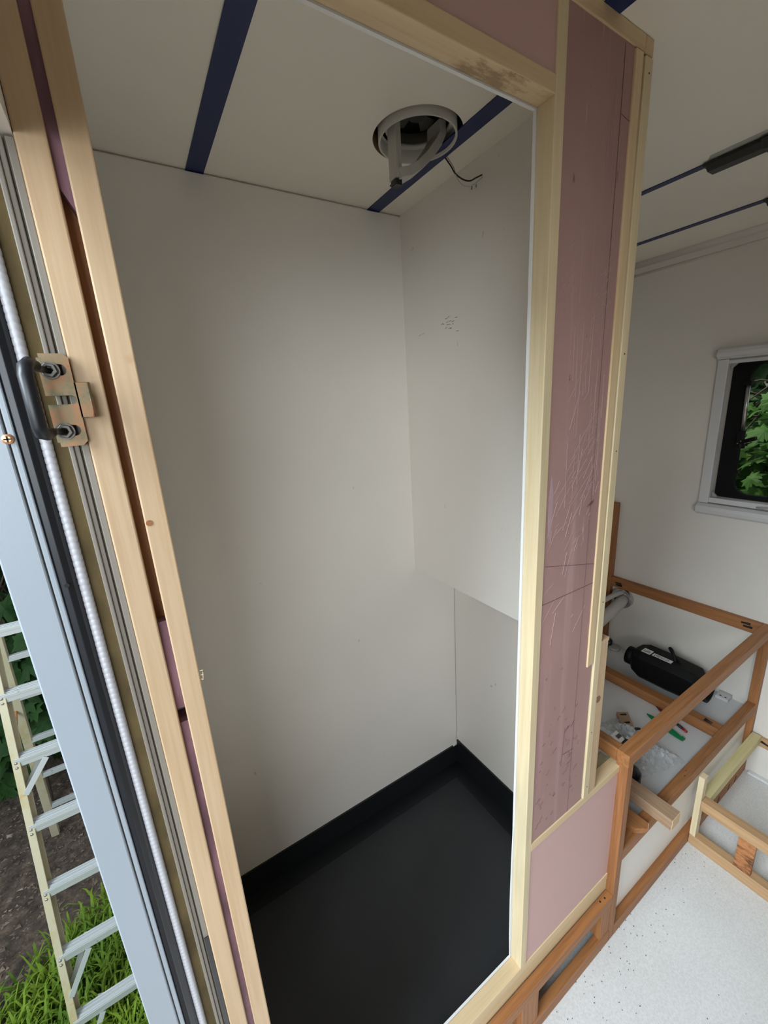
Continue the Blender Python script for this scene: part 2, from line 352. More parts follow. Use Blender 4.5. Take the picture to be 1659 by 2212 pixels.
mb = MB(); mb.box(-0.0284, -0.0262, 0.2705, 0.277, zb, zt); mb.box(-0.0262, -0.0238, 0.2715, 0.277, zb, zt); mb.box(-0.0228, -0.0194, 0.2712, 0.277, zb, zt); mb.box(-0.0238, -0.0228, 0.2732, 0.277, zb, zt)
obj('channel', mb, chan, door, 0.0008)
obj('dark_gap_strip', B(-0.0226, -0.0197, 0.2704, 0.2711, 0.02, 0.61), rubber, door)  # black strip put in for the dark gap where the flange is cut
def screw(parent, x, y, z, r, m):
    s_ = obj('screw', MB().tube([(x, y+0.0004, z), (x, y-0.0006, z), (x, y-0.0011, z)], [r, r*0.92, r*0.55], 20), m, parent)
    mb = MB(); mb.box(x-r*0.55, x+r*0.55, y-0.0013, y-0.0009, z-r*0.13, z+r*0.13); mb.box(x-r*0.13, x+r*0.13, y-0.0013, y-0.0009, z-r*0.55, z+r*0.55)
    obj('cross_slot', mb, gap, s_)
screw(door, -0.0508, 0.2682, 0.9948, 0.0026, copper); screw(door, -0.0508, 0.2682, 0.20, 0.0026, copper)
# latch striker bolted to the frame
sk = thing('door_striker', (-0.026, 0.268, 0.99), 'bronze coloured latch striker with black loop bolted to door frame', 'latch')
mb = MB()
def strip(x0, x1, z0, z1): mb.box(x0, x1, 0.2672, 0.2692, z0, z1)
X0, X1 = -0.0318, -0.0190
strip(X0, X1, 1.0295, 1.0325); mb.prism([(X0+0.001, 0.2672, 1.0325), (X1, 0.2672, 1.0325), (X1-0.0022, 0.2672, 1.0345), (X0+0.001, 0.2672, 1.0345)], (0, 0.002, 0))
strip(X0, -0.0300, 1.0240, 1.0295); strip(-0.0208, X1, 1.0240, 1.0295); strip(X0, X1, 1.0144, 1.0240)
strip(-0.0195, X1, 1.0100, 1.0144); strip(X0, X1, 0.9997, 1.0100); strip(X0, -0.0300, 0.9942, 0.9997); strip(-0.0208, X1, 0.9942, 0.9997); strip(X0, X1, 0.9912, 0.9942)
mb.prism([(X0+0.001, 0.2672, 0.9890), (X1-0.0022, 0.2672, 0.9890), (X1, 0.2672, 0.9912), (X0+0.001, 0.2672, 0.9912)], (0, 0.002, 0))
def slot_end(xr, z0, z1):                       # round off the right end of a slot
    h_ = (z1-z0)/2; zc = (z0+z1)/2
    for sg in (1, -1):
        arc_ = [(xr-h_+h_*math.cos(a_*math.pi/12), 0.2672, zc+sg*h_*math.sin(a_*math.pi/12)) for a_ in range(7)]
        pts_ = [(xr, 0.2672, zc+sg*h_)] + arc_
        mb.prism(pts_ if sg > 0 else pts_[::-1], (0, 0.002, 0))
slot_end(-0.0208, 1.0240, 1.0295); slot_end(-0.0195, 1.0100, 1.0144); slot_end(-0.0208, 0.9942, 0.9997)
obj('plate', mb, zinc, sk)
mb = MB(); mb.box(-0.0192, -0.0135, 0.2640, 0.2652, 1.0030, 1.0205); mb.box(-0.0192, -0.0180, 0.2640, 0.2685, 1.0030, 1.0205); mb.tube([(-0.0135, 0.2652, 1.0030), (-0.0135, 0.2652, 1.0205)], 0.0012, 10)
obj('bent_tab', mb, zinc, sk, 0.0004)
def arc(c, r, a0, a1, n, f): return [f(c, r, a0+(a1-a0)*i/n) for i in range(n+1)]
for zz in (1.0265, 0.9967):
    obj('bolt', MB().cyl((-0.0283, 0.270, zz), (-0.0335, 0.2515, zz+0.0006), 0.0017, 14), boltm, sk)
    obj('nut', MB().ring((-0.0277, 0.2640, zz), (0, 1, 0), 0.0019, 0.0036, 0.0030, 6), boltm, sk, 0.0004)
    obj('washer', MB().ring((-0.0275, 0.2664, zz), (0, 1, 0), 0.0018, 0.0042, 0.0007, 24), boltm, sk)
obj('loop_sleeve', MB().tube([(-0.0312, 0.2565, 1.0275), (-0.0330, 0.2520, 1.0283), (-0.0342, 0.2495, 1.0265), (-0.0347, 0.2485, 1.0225), (-0.0348, 0.2485, 1.0105), (-0.0348, 0.2485, 0.9995), (-0.0345, 0.2495, 0.9965), (-0.0335, 0.2520, 0.9960), (-0.0318, 0.2565, 0.9968)], [0.0024, 0.0029, 0.0031, 0.0031, 0.0030, 0.0030, 0.0031, 0.0029, 0.0024], 14), rubber, sk)

# ------------------------------------------------------------------ bath compartment lining
mb = MB(); mb.box(0.002, 0.597, YW-0.0035, YW, 0.058, CE-0.003); struct('wall_back', mb, white, label='smooth white rear panel of the bath compartment')
struct('wall_bath_upper', B(0.481, 0.4975, 0.291, YW-0.0035, 0.648, CE), white, label='white upper bath side panel with faint pencil marks')
mb = MB(); mb.box(0.594, 0.597, 0.40, YW-0.0035, 0.058, 0.655); mb.box(0.4975, 0.597, 0.40, YW-0.0035, 0.648, 0.655); mb.box(0.4975, 0.597, 0.397, 0.40, 0.058, 0.655)
struct('wall_bath_lower', mb, white, label='white lower bath side panel set back under the upper one')
struct('wall_bath_side', B(-0.0015, 0.002, 0.291, YW, 0.058, CE), white, label='white bath lining beside the entry door')
mb = MB(); mb.box(0.3538, 0.481, 0.288, 0.291, 0.058, CE); mb.box(0.0105, 0.3538, 0.288, 0.291, 1.2418, CE); mb.box(-0.0195, 0.0105, 0.288, 0.291, 0.058, CE); mb.box(0.0105, 0.353, 0.288, 0.291, 0.058, 0.1575); mb.box(0.4975, 0.516, 0.288, 0.291, 0.058, 0.385)
mb.box(0.481, 0.4975, 0.288, 0.291, 0.058, CE)
mb.prism([(0.353, 0.288, 0.1575), (0.353, 0.288, 0.42), (0.3515, 0.288, 0.36), (0.3508, 0.288, 0.28), (0.3515, 0.288, 0.20)], (0, 0.002, 0))
struct('wall_bath_front', mb, liner_edge, label='thin white liner sheet on the inner face of the partition')
struct('floor_bath', B(0.002, 0.594, 0.291, YW-0.0035, 0.03, 0.058), dark, label='dark slate grey shower pan floor')
struct('baseboard_back', B(0.002, 0.594, YW-0.0075, YW-0.0035, 0.058, 0.1125), upst, label='black upstand along the rear bath panel')
struct('baseboard_right', B(0.590, 0.594, 0.40, YW-0.0075, 0.058, 0.1270), upst, label='black upstand along the recessed bath side panel')
mb = MB(); mb.box(0.555, 0.590, 0.40, 0.640, 0.058, 0.0587); mb.box(0.002, 0.590, 0.640, YW-0.0075, 0.058, 0.0587)
seam = MB(); seam.box(0.5932, 0.5940, YW-0.0044, YW-0.0035, 0.127, 0.648)
struct('trim_7', seam, scuff, label='dark open joint in the rear corner of the bath below the step')
struct('trim_4', mb, upst, label='darker lapped border strip on the shower pan floor')
struct('trim_5', MB().prism([(0.5935, YW-0.0036, 0.120), (0.5780, YW-0.0036, 0.1120), (0.5935, YW-0.0036, 0.1120)], (0, -0.0045, 0)), liner_edge, label='small white sealant corner above the black upstand')
mk = bpy.data.objects['wall_bath_upper']; pencil = mat('pencil_grey', (0.24, 0.225, 0.20), 0.7)
for k in range(16):
    yy = random.gauss(0.556, 0.012); zz = 1.123 + random.gauss(0, 0.008)
    obj('pencil_mark', MB().bar((0.4809, yy, zz), (0.4809, yy-random.uniform(0.002, 0.007), zz+random.uniform(-0.0005, 0.0012)), 0.0003, 0.0009), pencil, mk)
for (yy, zz, l) in ((0.636, 1.118, 0.006), (0.626, 1.119, 0.006)):
    obj('pencil_mark', MB().bar((0.4809, yy, zz), (0.4809, yy-l, zz+0.001), 0.0003, 0.0009), scuff, mk)

# ------------------------------------------------------------------ roof fan in the bath ceiling
fan = thing('roof_fan', (HX, HY, CE), 'round white roof fan with hanging bracket above the bath', 'fan')
obj('collar', MB().ring((HX, HY, CE-0.005), (0, 0, 1), 0.0475, 0.0498, 0.034, 56), plastic, fan)
obj('hole_lining', MB().ring((HX, HY, CE+0.0005), (0, 0, 1), 0.0569, 0.0585, 0.036, 56), tan, fan, label='tan cut edge of the ceiling hole')
obj('duct_cap', MB().cyl((HX, HY, CE+0.032), (HX, HY, CE+0.040), 0.060, 40), darkplastic, fan)
obj('inner_ring', MB().ring((HX, HY, CE+0.010), (0, 0, 1), 0.0405, 0.0476, 0.005, 48), plastic, fan)
mb = MB(); mb.prism([(HX-0.047, HY-0.004, CE+0.010), (HX-0.028, HY-0.004, CE+0.010), (HX-0.018, HY+0.020, CE+0.010), (HX-0.006, HY+0.034, CE+0.010), (HX-0.012, HY+0.045, CE+0.010), (HX-0.036, HY+0.030, CE+0.010)], (0, 0, 0.008))
obj('ring_bracket', mb, plastic, fan, 0.001)
for k in range(5):
    a = 2*math.pi*k/5 + 0.5; ca, sa = math.cos(a), math.sin(a); pts = []
    for (r, tw) in ((0.006, -0.25), (0.020, -0.30), (0.036, -0.34), (0.040, 0.0), (0.036, 0.30), (0.018, 0.30), (0.006, 0.3)):
        pts.append((HX+r*math.cos(a+tw), HY+r*math.sin(a+tw), CE+0.026-0.006*tw))
    obj('fan_blade', MB().prism(pts, (0, 0, 0.0012)), blade, fan)
obj('motor_hub', MB().cyl((HX, HY, CE+0.020), (HX, HY, CE+0.033), 0.010, 24), darkplastic, fan)
# curved arm hanging below the collar
ay = 0.4895
path = [(0.4095, CE+0.020), (0.4095, CE+0.006), (0.4030, CE-0.005), (0.3880, CE-0.022), (0.3720, CE-0.036), (0.3560, CE-0.0455), (0.3420, CE-0.0500)]
up = []; lo = []
for i, (x, z) in enumerate(path):
    q0 = path[max(i-1, 0)]; q1 = path[min(i+1, len(path)-1)]; dx, dz = q1[0]-q0[0], q1[1]-q0[1]; l = math.hypot(dx, dz); nx, nz = -dz/l, dx/l
    up.append((x+nx*0.0052, ay-0.013, z+nz*0.0052)); lo.append((x-nx*0.0052, ay-0.013, z-nz*0.0052))
mb = MB()
for i in range(len(path)-1): mb.prism([up[i], up[i+1], lo[i+1], lo[i]], (0, 0.026, 0))
arm = obj('bracket_arm', mb, plastic, fan, 0.0008)
mb = MB(); mb.box(0.3385, 0.3415, ay-0.009, ay+0.009, CE-0.053, CE+0.012); mb.box(0.3415, 0.3460, ay-0.009, ay-0.0065, CE-0.053, CE+0.012); mb.box(0.3415, 0.3460, ay+0.0065, ay+0.009, CE-0.053, CE+0.012)
obj('bracket_leg', mb, plastic, fan, 0.0006)
obj('leg_slot', B(0.3415, 0.3440, ay-0.0064, ay+0.0064, CE-0.044, CE+0.010), darkplastic, fan)
mb = MB(); mb.box(0.3385, 0.3480, ay-0.0055, ay+0.0055, CE-0.060, CE-0.0535); mb.box(0.3365, 0.3400, ay-0.006, ay+0.006, CE-0.059, CE-0.0575); obj('clip', mb, darkplastic, fan, 0.0005)
# loose wires with two numbered tags
wr = thing('loose_wires', (0.44, 0.50, CE-0.05), 'loose black and white wires with tiny numbered tags hanging beside roof fan', 'wires')
def smooth(pts, n=6):
    out = []; P = [Vector(q) for q in pts]
    for i in range(len(P)-1):
        p0 = P[max(i-1, 0)]; p1 = P[i]; p2 = P[i+1]; p3 = P[min(i+2, len(P)-1)]
        for k in range(n):
            u = k/n; out.append(0.5*((2*p1)+(-p0+p2)*u+(2*p0-5*p1+4*p2-p3)*u*u+(-p0+3*p1-3*p2+p3)*u**3))
    out.append(P[-1]); return out
obj('black_wire', MB().tube(smooth([(0.437, 0.510, CE+0.004), (0.4425, 0.500, 1.312), (0.4455, 0.495, 1.302), (0.4520, 0.488, 1.2935), (0.4620, 0.484, 1.2915), (0.4700, 0.480, 1.2950), (0.478, 0.476, 1.2985)]), 0.00095, 6), wire_b, wr)
obj('white_wire', MB().tube(smooth([(0.439, 0.508, CE+0.004), (0.4455, 0.499, 1.312), (0.4460, 0.494, 1.300), (0.4490, 0.488, 1.288), (0.4570, 0.482, 1.2830), (0.4680, 0.478, 1.2880), (0.4765, 0.474, 1.2950)]), 0.0006, 6), wire_w, wr)
for k, (x, y, z) in enumerate(((0.4610, 0.4795, 1.2775), (0.4665, 0.4765, 1.2795))):
    tg = obj('tag', MB().bar((x, y, z), (x, y, z+0.0068), 0.0046, 0.0006, (0.55, 0.83, 0)), tagw, wr)
    mb = MB()
    if k: mb.bar((x-0.0004, y-0.0008, z+0.0018), (x-0.0004, y-0.0008, z+0.0052), 0.0008, 0.0004, (0.55, 0.83, 0))
    else:
        for (a0, b0_, a1, b1) in ((-0.8, 4.6, 0.8, 4.9), (0.8, 4.9, 0.7, 3.6), (0.7, 3.6, -0.7, 2.0), (-0.7, 2.0, 0.9, 2.0)):
            mb.bar((x+a0*0.0008-0.0004, y-a0*0.0005-0.0008, z+b0_*0.001), (x+a1*0.0008-0.0004, y-a1*0.0005-0.0008, z+b1*0.001), 0.0006, 0.0004, (0.55, 0.83, 0))
    obj('tag_number', mb, ink, tg)

# ------------------------------------------------------------------ front partition (stud frame with foam)
F, Rr = 0.2695, 0.288
pw = thing('partition_wall', (0.25, 0.279, 0.12), 'unfinished partition of pale timber studs filled with pink foam board', 'partition')
bv = 0.0012
obj('stud', B(0.355, 0.368, F, Rr, 0.158, 1.311), palelight, pw, bv, label='pale post at the bath opening with a bark streak near its foot')
obj('header_rail', B(0.0105, 0.355, F, Rr, 1.243, 1.257), palestain, pw, bv, label='header rail with rough brown stains on its underside')
obj('top_plate', B(0.0105, 0.485, F, Rr, 1.311, CE-0.0005), pale['X'], pw, bv)
obj('end_block', B(0.4853, 0.4995, F, Rr, 1.3105, CE-0.0005), pale['Y'], pw, bv)
obj('foam_panel', B(0.0105, 0.355, F+0.0015, Rr-0.001, 1.257, 1.311), foam2, pw)
fp = obj('foam_panel', MB().prism([(0.368, F+0.0015, 0.3995), (0.482, F+0.0015, 0.3995), (0.482, F+0.0015, 0.652), (0.470, F+0.0015, 0.652), (0.470, F+0.0015, 1.311), (0.368, F+0.0015, 1.311)][::-1], (0, 0.0155, 0)), foam, pw, label='scratched pink foam board with pencil lines')
ln = MB()
ln.box(0.4537, 0.4541, F+0.0011, F+0.0017, 1.250, 1.309); ln.bar((0.454, F+0.0014, 1.256), (0.449, F+0.0014, 0.400), 0.0004, 0.0006, (0, 1, 0)); ln.bar((0.454, F+0.0014, 1.2556), (0.4695, F+0.0014, 1.253), 0.0004, 0.0006, (0, 1, 0))
ln.bar((0.368, F+0.0014, 0.7646), (0.470, F+0.0014, 0.7640), 0.0005, 0.0006, (0, 1, 0)); ln.bar((0.372, F+0.0014, 0.812), (0.470, F+0.0014, 0.790), 0.0004, 0.0006, (0, 1, 0))
ln.bar((0.430, F+0.0014, 0.560), (0.4255, F+0.0014, 0.498), 0.0005, 0.0006, (0, 1, 0)); ln.bar((0.4285, F+0.0014, 0.516), (0.452, F+0.0014, 0.513), 0.0004, 0.0006, (0, 1, 0))
obj('pencil_line', ln, line, fp)
lightm = mat('foam_scratch', (0.43, 0.29, 0.27), 0.7); palem = mat('foam_scuffed', (0.44, 0.30, 0.32), 0.6); ticks = MB(); darks = MB()
rs_ = random.Random(5)
def mark(mb, x, z, l, ang, wd):
    dx, dz = math.cos(ang)*l/2, math.sin(ang)*l/2; x0, x1 = x-dx, x+dx
    if min(x0, x1) < 0.3695 or max(x0, x1) > 0.4690: return
    mb.bar((x0, F+0.0013, z-dz), (x1, F+0.0013, z+dz), 0.0005, wd, (0, 1, 0))
for k in range(56): mark(ticks, rs_.gauss(0.430, 0.016), rs_.gauss(0.900, 0.040), rs_.uniform(0.004, 0.036), rs_.gauss(0.87, 0.22), rs_.uniform(0.0001, 0.0004))
for k in range(46): mark(ticks, rs_.uniform(0.372, 0.402), rs_.gauss(1.105, 0.025), rs_.uniform(0.004, 0.014), rs_.gauss(0.9, 0.15), rs_.uniform(0.0001, 0.0003))
for k in range(46): mark(ticks, rs_.gauss(0.452, 0.008), rs_.gauss(1.09, 0.03), rs_.uniform(0.004, 0.014), rs_.gauss(0.7, 0.2), rs_.uniform(0.0001, 0.0003))
for k in range(40): mark(ticks, rs_.uniform(0.375, 0.46), rs_.uniform(0.72, 1.02), rs_.uniform(0.004, 0.05), rs_.gauss(0.95, 0.3), rs_.uniform(0.0002, 0.0004))
for k in range(34): mark(ticks, rs_.uniform(0.40, 0.462), rs_.uniform(0.90, 1.26), rs_.uniform(0.03, 0.09), rs_.gauss(1.57, 0.03), rs_.uniform(0.0001, 0.0004))
for k in range(46): mark(darks, rs_.uniform(0.374, 0.465), rs_.uniform(0.42, 0.60), rs_.uniform(0.002, 0.012), rs_.gauss(0.75, 0.2), rs_.uniform(0.0003, 0.0007))
for k in range(9): mark(darks, 0.4520+rs_.gauss(0, 0.004), 0.8725+rs_.gauss(0, 0.0012), 0.004, rs_.gauss(0.8, 0.4), 0.0009)
for k in range(6): mark(darks, rs_.uniform(0.375, 0.46), rs_.uniform(0.40, 0.7), 0.003, 0.8, 0.0016)
so_ = obj('scratches', ticks, lightm, fp); so_['kind'] = 'stuff'; so_ = obj('nicks', darks, line, fp); so_['kind'] = 'stuff'
obj('peeled_patch', MB().prism([(0.3765, F+0.0012, 0.915), (0.3800, F+0.0012, 0.895), (0.3795, F+0.0012, 0.860), (0.3765, F+0.0012, 0.838), (0.3735, F+0.0012, 0.862), (0.3730, F+0.0012, 0.890)], (0, 0.0006, 0)), palem, fp, label='pale lens shaped scuff')
obj('furring_strip', MB().prism([(0.4695, F-0.0005, 0.6385), (0.4825, F-0.0005, 0.6400), (0.4825, F-0.0005, 1.310), (0.4695, F-0.0005, 1.310)], (0, 0.016, 0)), pale['Z'], pw, bv, label='shorter strip cut off above the foam')
es = obj('edge_stud', B(0.4852, 0.4985, F-0.0012, Rr, 0.400, 1.3085), palelight, pw, bv)
for zz in (1.296, 1.04, 0.93, 0.73, 0.52, 0.42): obj('nail_hole', MB().cyl((0.4925, F-0.0014, zz), (0.4925, F-0.0010, zz), 0.0009, 10), gap, es)
ss = obj('short_stud', B(0.5015, 0.5175, F, Rr, 0.400, 0.662), peach, pw, bv, label='short stud with a brown knot')
obj('knot', MB().tube([(0.5045, F-0.0003, 0.571), (0.5045, F+0.001, 0.571)], 0.0055, 14), wood('knot_wood', (0.30, 0.16, 0.08), (0.16, 0.07, 0.03), 'Z'), ss)
obj('middle_rail', B(0.368, 0.606, F, Rr, 0.386, 0.3995), pale['X'], pw, bv)
obj('foam_panel', B(0.368, 0.590, F+0.0015, Rr-0.001, 0.158, 0.386), foam2, pw, label='clean lower pink foam board')
obj('end_stile', B(0.590, 0.606, F, Rr, 0.158, 0.386), palelight, pw, bv)
obj('sill_rail', B(0.0105, 0.606, F, Rr, 0.1435, 0.158), pale['X'], pw, bv)
obj('sole_plate', B(0.0105, 0.594, F+0.0008, Rr, 0.0990, 0.1435), pale['X'], pw, bv)
# post between opening and doorway: two timber strips with foam in the slot
dp = thing('door_post', (-0.004, 0.279, 0.12), 'built up post of two pale strips around a purple foam slot', 'post')
obj('timber_strip', B(-0.0193, -0.0068, F, Rr, 0.0, CE-0.0005), peach, dp, bv, label='outer strip with saw fuzz on its edge')
ts = obj('timber_strip', B(-0.0018, 0.0105, F, Rr, 0.0, CE-0.0005), peach, dp, bv)
obj('knot', MB().tube([(0.0005, F-0.0003, 0.941), (0.0005, F+0.001, 0.941)], 0.0018, 12), brown['Z'], ts)
for k in range(3): obj('splinter', MB().tube([(0.0105, F+0.001, 0.829+0.003*k), (0.0120+0.0004*k, F-0.001, 0.829+0.0035*k), (0.0125, F-0.002, 0.834+0.001*k)], 0.0002, 5), pale['Z'], ts)
obj('foam_strip', MB().prism([(-0.0068, F+0.0035, 1.1110), (-0.0018, F+0.0035, 1.1010), (-0.0018, F+0.0035, 1.31), (-0.0068, F+0.0035, 1.31)], (0, 0.012, 0)), purple, dp)
obj('foam_strip', B(-0.0068, -0.0018, F+0.0040, Rr, 0.811, 0.876), purple, dp)
obj('foam_strip', B(-0.0068, -0.0018, F+0.0040, Rr, 0.0, 0.800), purple, dp)
obj('backing_strip', B(-0.0068, -0.0018, F+0.0120, Rr, 0.876, 1.111), brown['Z'], dp, label='dark brown backing deep in the slot')

# ------------------------------------------------------------------ base frame under the partition
Y0 = 0.256
bf = thing('base_frame', (0.28, 0.265, 0.0), 'orange brown timber base frame carrying the pale partition', 'frame')
beam = obj('beam', B(-0.015, 0.5875, Y0, 0.2692, 0.0975, 0.1192), brown['X'], bf, bv)
for (x, y) in ((0.572, 0.2625), (0.560, 0.2640)): obj('screw_hole', MB().cyl((x, y, 0.1190), (x, y, 0.1195), 0.0016, 10), gap, beam)
obj('bottom_rail', B(-0.015, 0.5875, Y0, 0.2692, 0.0, 0.0285), brown['X'], bf, bv)
obj('post', B(0.559, 0.5875, Y0+0.0012, 0.2745, 0.0285, 0.0975), brown['Z'], bf, bv)
obj('post', B(0.3475, 0.3860, Y0+0.0012, 0.2800, 0.0285, 0.0975), brown['Z'], bf, bv)
obj('post', B(0.06, 0.09, Y0+0.0012, 0.2800, 0.0285, 0.0975), brown['Z'], bf, bv)
struct('trim_6', B(-0.0195, 0.60, 0.330, 0.336, 0.0, 0.0575), deckm, label='grey board under the shower pan')
pp = thing('drain_pipe', (0.45, 0.30, 0.0), 'grey drain pipe lying in the gap under the partition', 'pipe')
obj('pipe', MB().tube([(0.36, 0.3015, 0.020), (0.528, 0.3015, 0.020)], 0.0195, 20), pvc, pp)
obj('pipe_collar', MB().ring((0.518, 0.3015, 0.020), (1, 0, 0), 0.0165, 0.0200, 0.012, 24), pvc, pp)
obj('rusty_fitting', MB().tube([(0.530, 0.300, 0.014), (0.540, 0.298, 0.018), (0.5465, 0.295, 0.013)], [0.011, 0.010, 0.006], 10), brown['X'], pp)
# low box beside the bench end: plank, white board and lining strip behind the middle rail
lb = thing('bench_end_box', (0.556, 0.32, 0.30), 'low open box lined with pale strips between partition and bench', 'box')
obj('plank', B(0.5185, 0.5930, Rr, 0.306, 0.383, 0.3965), greywood, lb, 0.0008, label='weathered grey green plank')
obj('white_board', B(0.5185, 0.5780, 0.306, 0.392, 0.362, 0.3700), deckm, lb)
obj('lining_strip', B(0.5780, 0.5850, 0.306, 0.392, 0.370, 0.3990), pale['Y'], lb, 0.0008)
obj('lining_strip', B(0.5185, 0.5780, 0.386, 0.392, 0.370, 0.3990), pale['X'], lb, 0.0008)
lg = thing('ledge_board', (0.508, 0.30, 0.662), 'small brown ledge board on the short stud with a white front edge', 'board')
obj('board', MB().prism([(0.4998, Rr, 0.6625), (0.5175, Rr, 0.6625), (0.5175, 0.2705, 0.6625), (0.5090, 0.2950, 0.6625), (0.4998, 0.34, 0.6625)][:2] + [(0.5165, 0.297, 0.6625), (0.4998, 0.335, 0.6625)], (0, 0, 0.006)), brown['Y'], lg)
obj('front_edge', B(0.4998, 0.5182, 0.2690, Rr, 0.6625, 0.6680), peach, lg, 0.0005, label='pale front edge')

# ------------------------------------------------------------------ bench frame
bn = thing('corner_bench', (0.91, 0.45, 0.0), 'brown timber bench frame holding the heater, built into the corner below window', 'bench')
zt = 0.4290
def part(n, a, m, b=bv, l=None): return obj(n, B(*a), m, bn, b, label=l)
fr = part('front_rail', (0.5875, XF-0.0005, Y0, 0.2760, 0.4045, zt), brown['X'])
part('left_rail', (0.5875, 0.6045, 0.2762, 0.3960, 0.4045, zt), brown['Y'])
br_ = part('back_rail', (XF-0.016, XF-0.0005, 0.2762, 0.6450, 0.3990, zt), brown['Y'])
for (yy, zz) in ((0.630, 0.414), (0.628, 0.408), (0.315, 0.420), (0.310, 0.412)): obj('pocket_hole', MB().tube([(XF-0.0163, yy, zz), (XF-0.0163, yy-0.018, zz+0.001)], [0.0022, 0.0030], 8), gap, br_)
part('corner_post', (0.5875, 0.6045, Y0, 0.2750, 0.0, 0.4043), brown['Z'])
part('corner_post', (XF-0.019, XF-0.0005, Y0+0.0006, 0.2750, 0.0, 0.4043), brown['Z'])
part('tall_post', (XF-0.018, XF-0.0005, 0.6452, YW-0.004, 0.19, 0.670), brown['Z'], l='tall dark post in the back corner')
mr = part('middle_rail', (0.6047, XF-0.0192, Y0+0.0003, 0.2750, 0.1900, 0.2150), brown['X'])
for (x, y) in ((0.868, 0.268), (0.852, 0.264)): obj('screw_hole', MB().cyl((x, y, 0.2149), (x, y, 0.2153), 0.0011, 10), gap, mr)
part('bottom_rail', (0.6047, XF-0.0192, Y0, 0.2750, 0.0, 0.0285), brown['X'])
for x in (0.955, 1.005, 1.06, 1.12, 1.16): obj('pocket_hole', MB().bar((x, Y0-0.0003, 0.006), (x+0.006, Y0-0.0003, 0.022), 0.0022, 0.0006, (0, 1, 0)), gap, bn.children[-1])
part('front_panel', (0.6047, XF-0.0192, 0.2690, 0.2720, 0.0285, 0.1900), white, 0, 'white lower front panel')
part('deck_panel', (0.6047, 1.0480, 0.2752, YW-0.004, 0.1780, 0.1880), deckm, 0, 'grey white inner deck')
part('deck_panel', (1.0750, XF-0.0005, 0.2752, YW-0.004, 0.1780, 0.1880), deckm, 0)
ir = part('inner_rail', (1.0482, 1.0748, 0.2752, YW-0.004, 0.1880, 0.2140), brown['Y'])
for k in range(2): obj('pocket_hole', MB().tube([(1.056+0.006*k, 0.292, 0.2139), (1.058+0.006*k, 0.308, 0.2143)], [0.0012, 0.0024], 8), gap, ir)

# ------------------------------------------------------------------ step platform frame
pf = thing('platform_frame', (0.99, 0.12, 0.0), 'low pale timber platform frame standing on floor in front of bench', 'frame')
XP = 0.905
obj('top_rail', B(XP, XP+0.022, -0.22, Y0-0.0115, 0.1060, 0.1300), oak['Y'], pf, bv)
obj('bottom_rail', B(XP, XP+0.020, -0.22, Y0-0.0005, 0.0, 0.0270), oak['Y'], pf, bv)
lp = obj('light_post', B(XP-0.0005, XP+0.0175, Y0-0.0113, Y0-0.0005, 0.0272, 0.1885), palelight, pf, bv, label='pale post standing against the bench front')
obj('side_rail', B(XP+0.0222, XF-0.011, Y0-0.0190, Y0-0.0005, 0.1060, 0.1290), wood('yellow_poplar', (0.60, 0.52, 0.27), (0.52, 0.43, 0.20), 'X'), pf, bv, label='yellowish rail along the bench front')
wrl = obj('wall_rail', B(XF-0.0108, XF-0.0005, -0.22, Y0-0.0005, 0.0970, 0.1220), oak['Y'], pf, bv)
obj('pocket_hole', MB().tube([(XF-0.0110, 0.236, 0.113), (XF-0.0110, 0.214, 0.108)], [0.0030, 0.0016], 8), gap, wrl)
obj('wide_post', B(XP+0.0004, XP+0.010, 0.1490, 0.1765, 0.0272, 0.1058), burl, pf, 0.0008, label='wide post of burled brown veneer')
obj('wide_post', B(XP+0.0004, XP+0.010, -0.10, -0.0725, 0.0272, 0.1058), burl, pf, 0.0008)
for k in range(2): obj('pocket_hole', MB().tube([(XP+0.0178, Y0-0.005-0.003*k, 0.037), (XP+0.0178, Y0-0.005-0.003*k, 0.047)], [0.0010, 0.0018], 8), gap, lp)

# ------------------------------------------------------------------ things lying in the bench
DK = 0.1882
ht = thing('air_heater', (1.155, 0.43, DK), 'black air heater unit with white stickers lying in the bench', 'heater')
def section(y, sx, sz, cz=0.0475):
    cx = 1.152; pts = []
    hw, hh, c = 0.041*sx, 0.0430*sz, 0.0155
    for (x, z) in ((-hw, -hh+c), (-hw+c, -hh), (hw-c, -hh), (hw, -hh+c), (hw, hh-c), (hw-c, hh), (-hw+c, hh), (-hw, hh-c)): pts.append((cx+x, y, DK+cz+z))
    return pts
def loft(mb, secs):
    n = len(secs[0]); b = len(mb.v)
    for s_ in secs: mb.v += s_
    for k in range(len(secs)-1):
        for i in range(n): j = (i+1) % n; mb.face([b+k*n+i, b+(k+1)*n+i, b+(k+1)*n+j, b+k*n+j])
    mb.face([b+i for i in range(n)]); mb.face([b+(len(secs)-1)*n+i for i in range(n)][::-1]); return mb
obj('body', loft(MB(), [section(0.352, 0.70, 0.70), section(0.362, 0.94, 0.94), section(0.420, 1, 1), section(0.492, 1, 1), section(0.510, 0.86, 0.86), section(0.519, 0.66, 0.66)]), blackp, ht, 0.002)
obj('air_inlet', MB().ring((1.150, 0.517, DK+0.046), (0, 1, 0), 0.022, 0.0262, 0.020, 28), blackp, ht)
obj('inlet_grille', MB().cyl((1.150, 0.517, DK+0.046), (1.150, 0.527, DK+0.046), 0.0221, 24), darkplastic, ht)
obj('air_outlet', MB().ring((1.158, 0.334, DK+0.040), (0, 1, 0), 0.025, 0.030, 0.020, 28), blackp, ht)
zl = DK+0.0906
stk = obj('sticker', B(1.1245, 1.1480, 0.4700, 0.4930, zl, zl+0.0006), tagw, ht, label='square white label')
mb = MB()
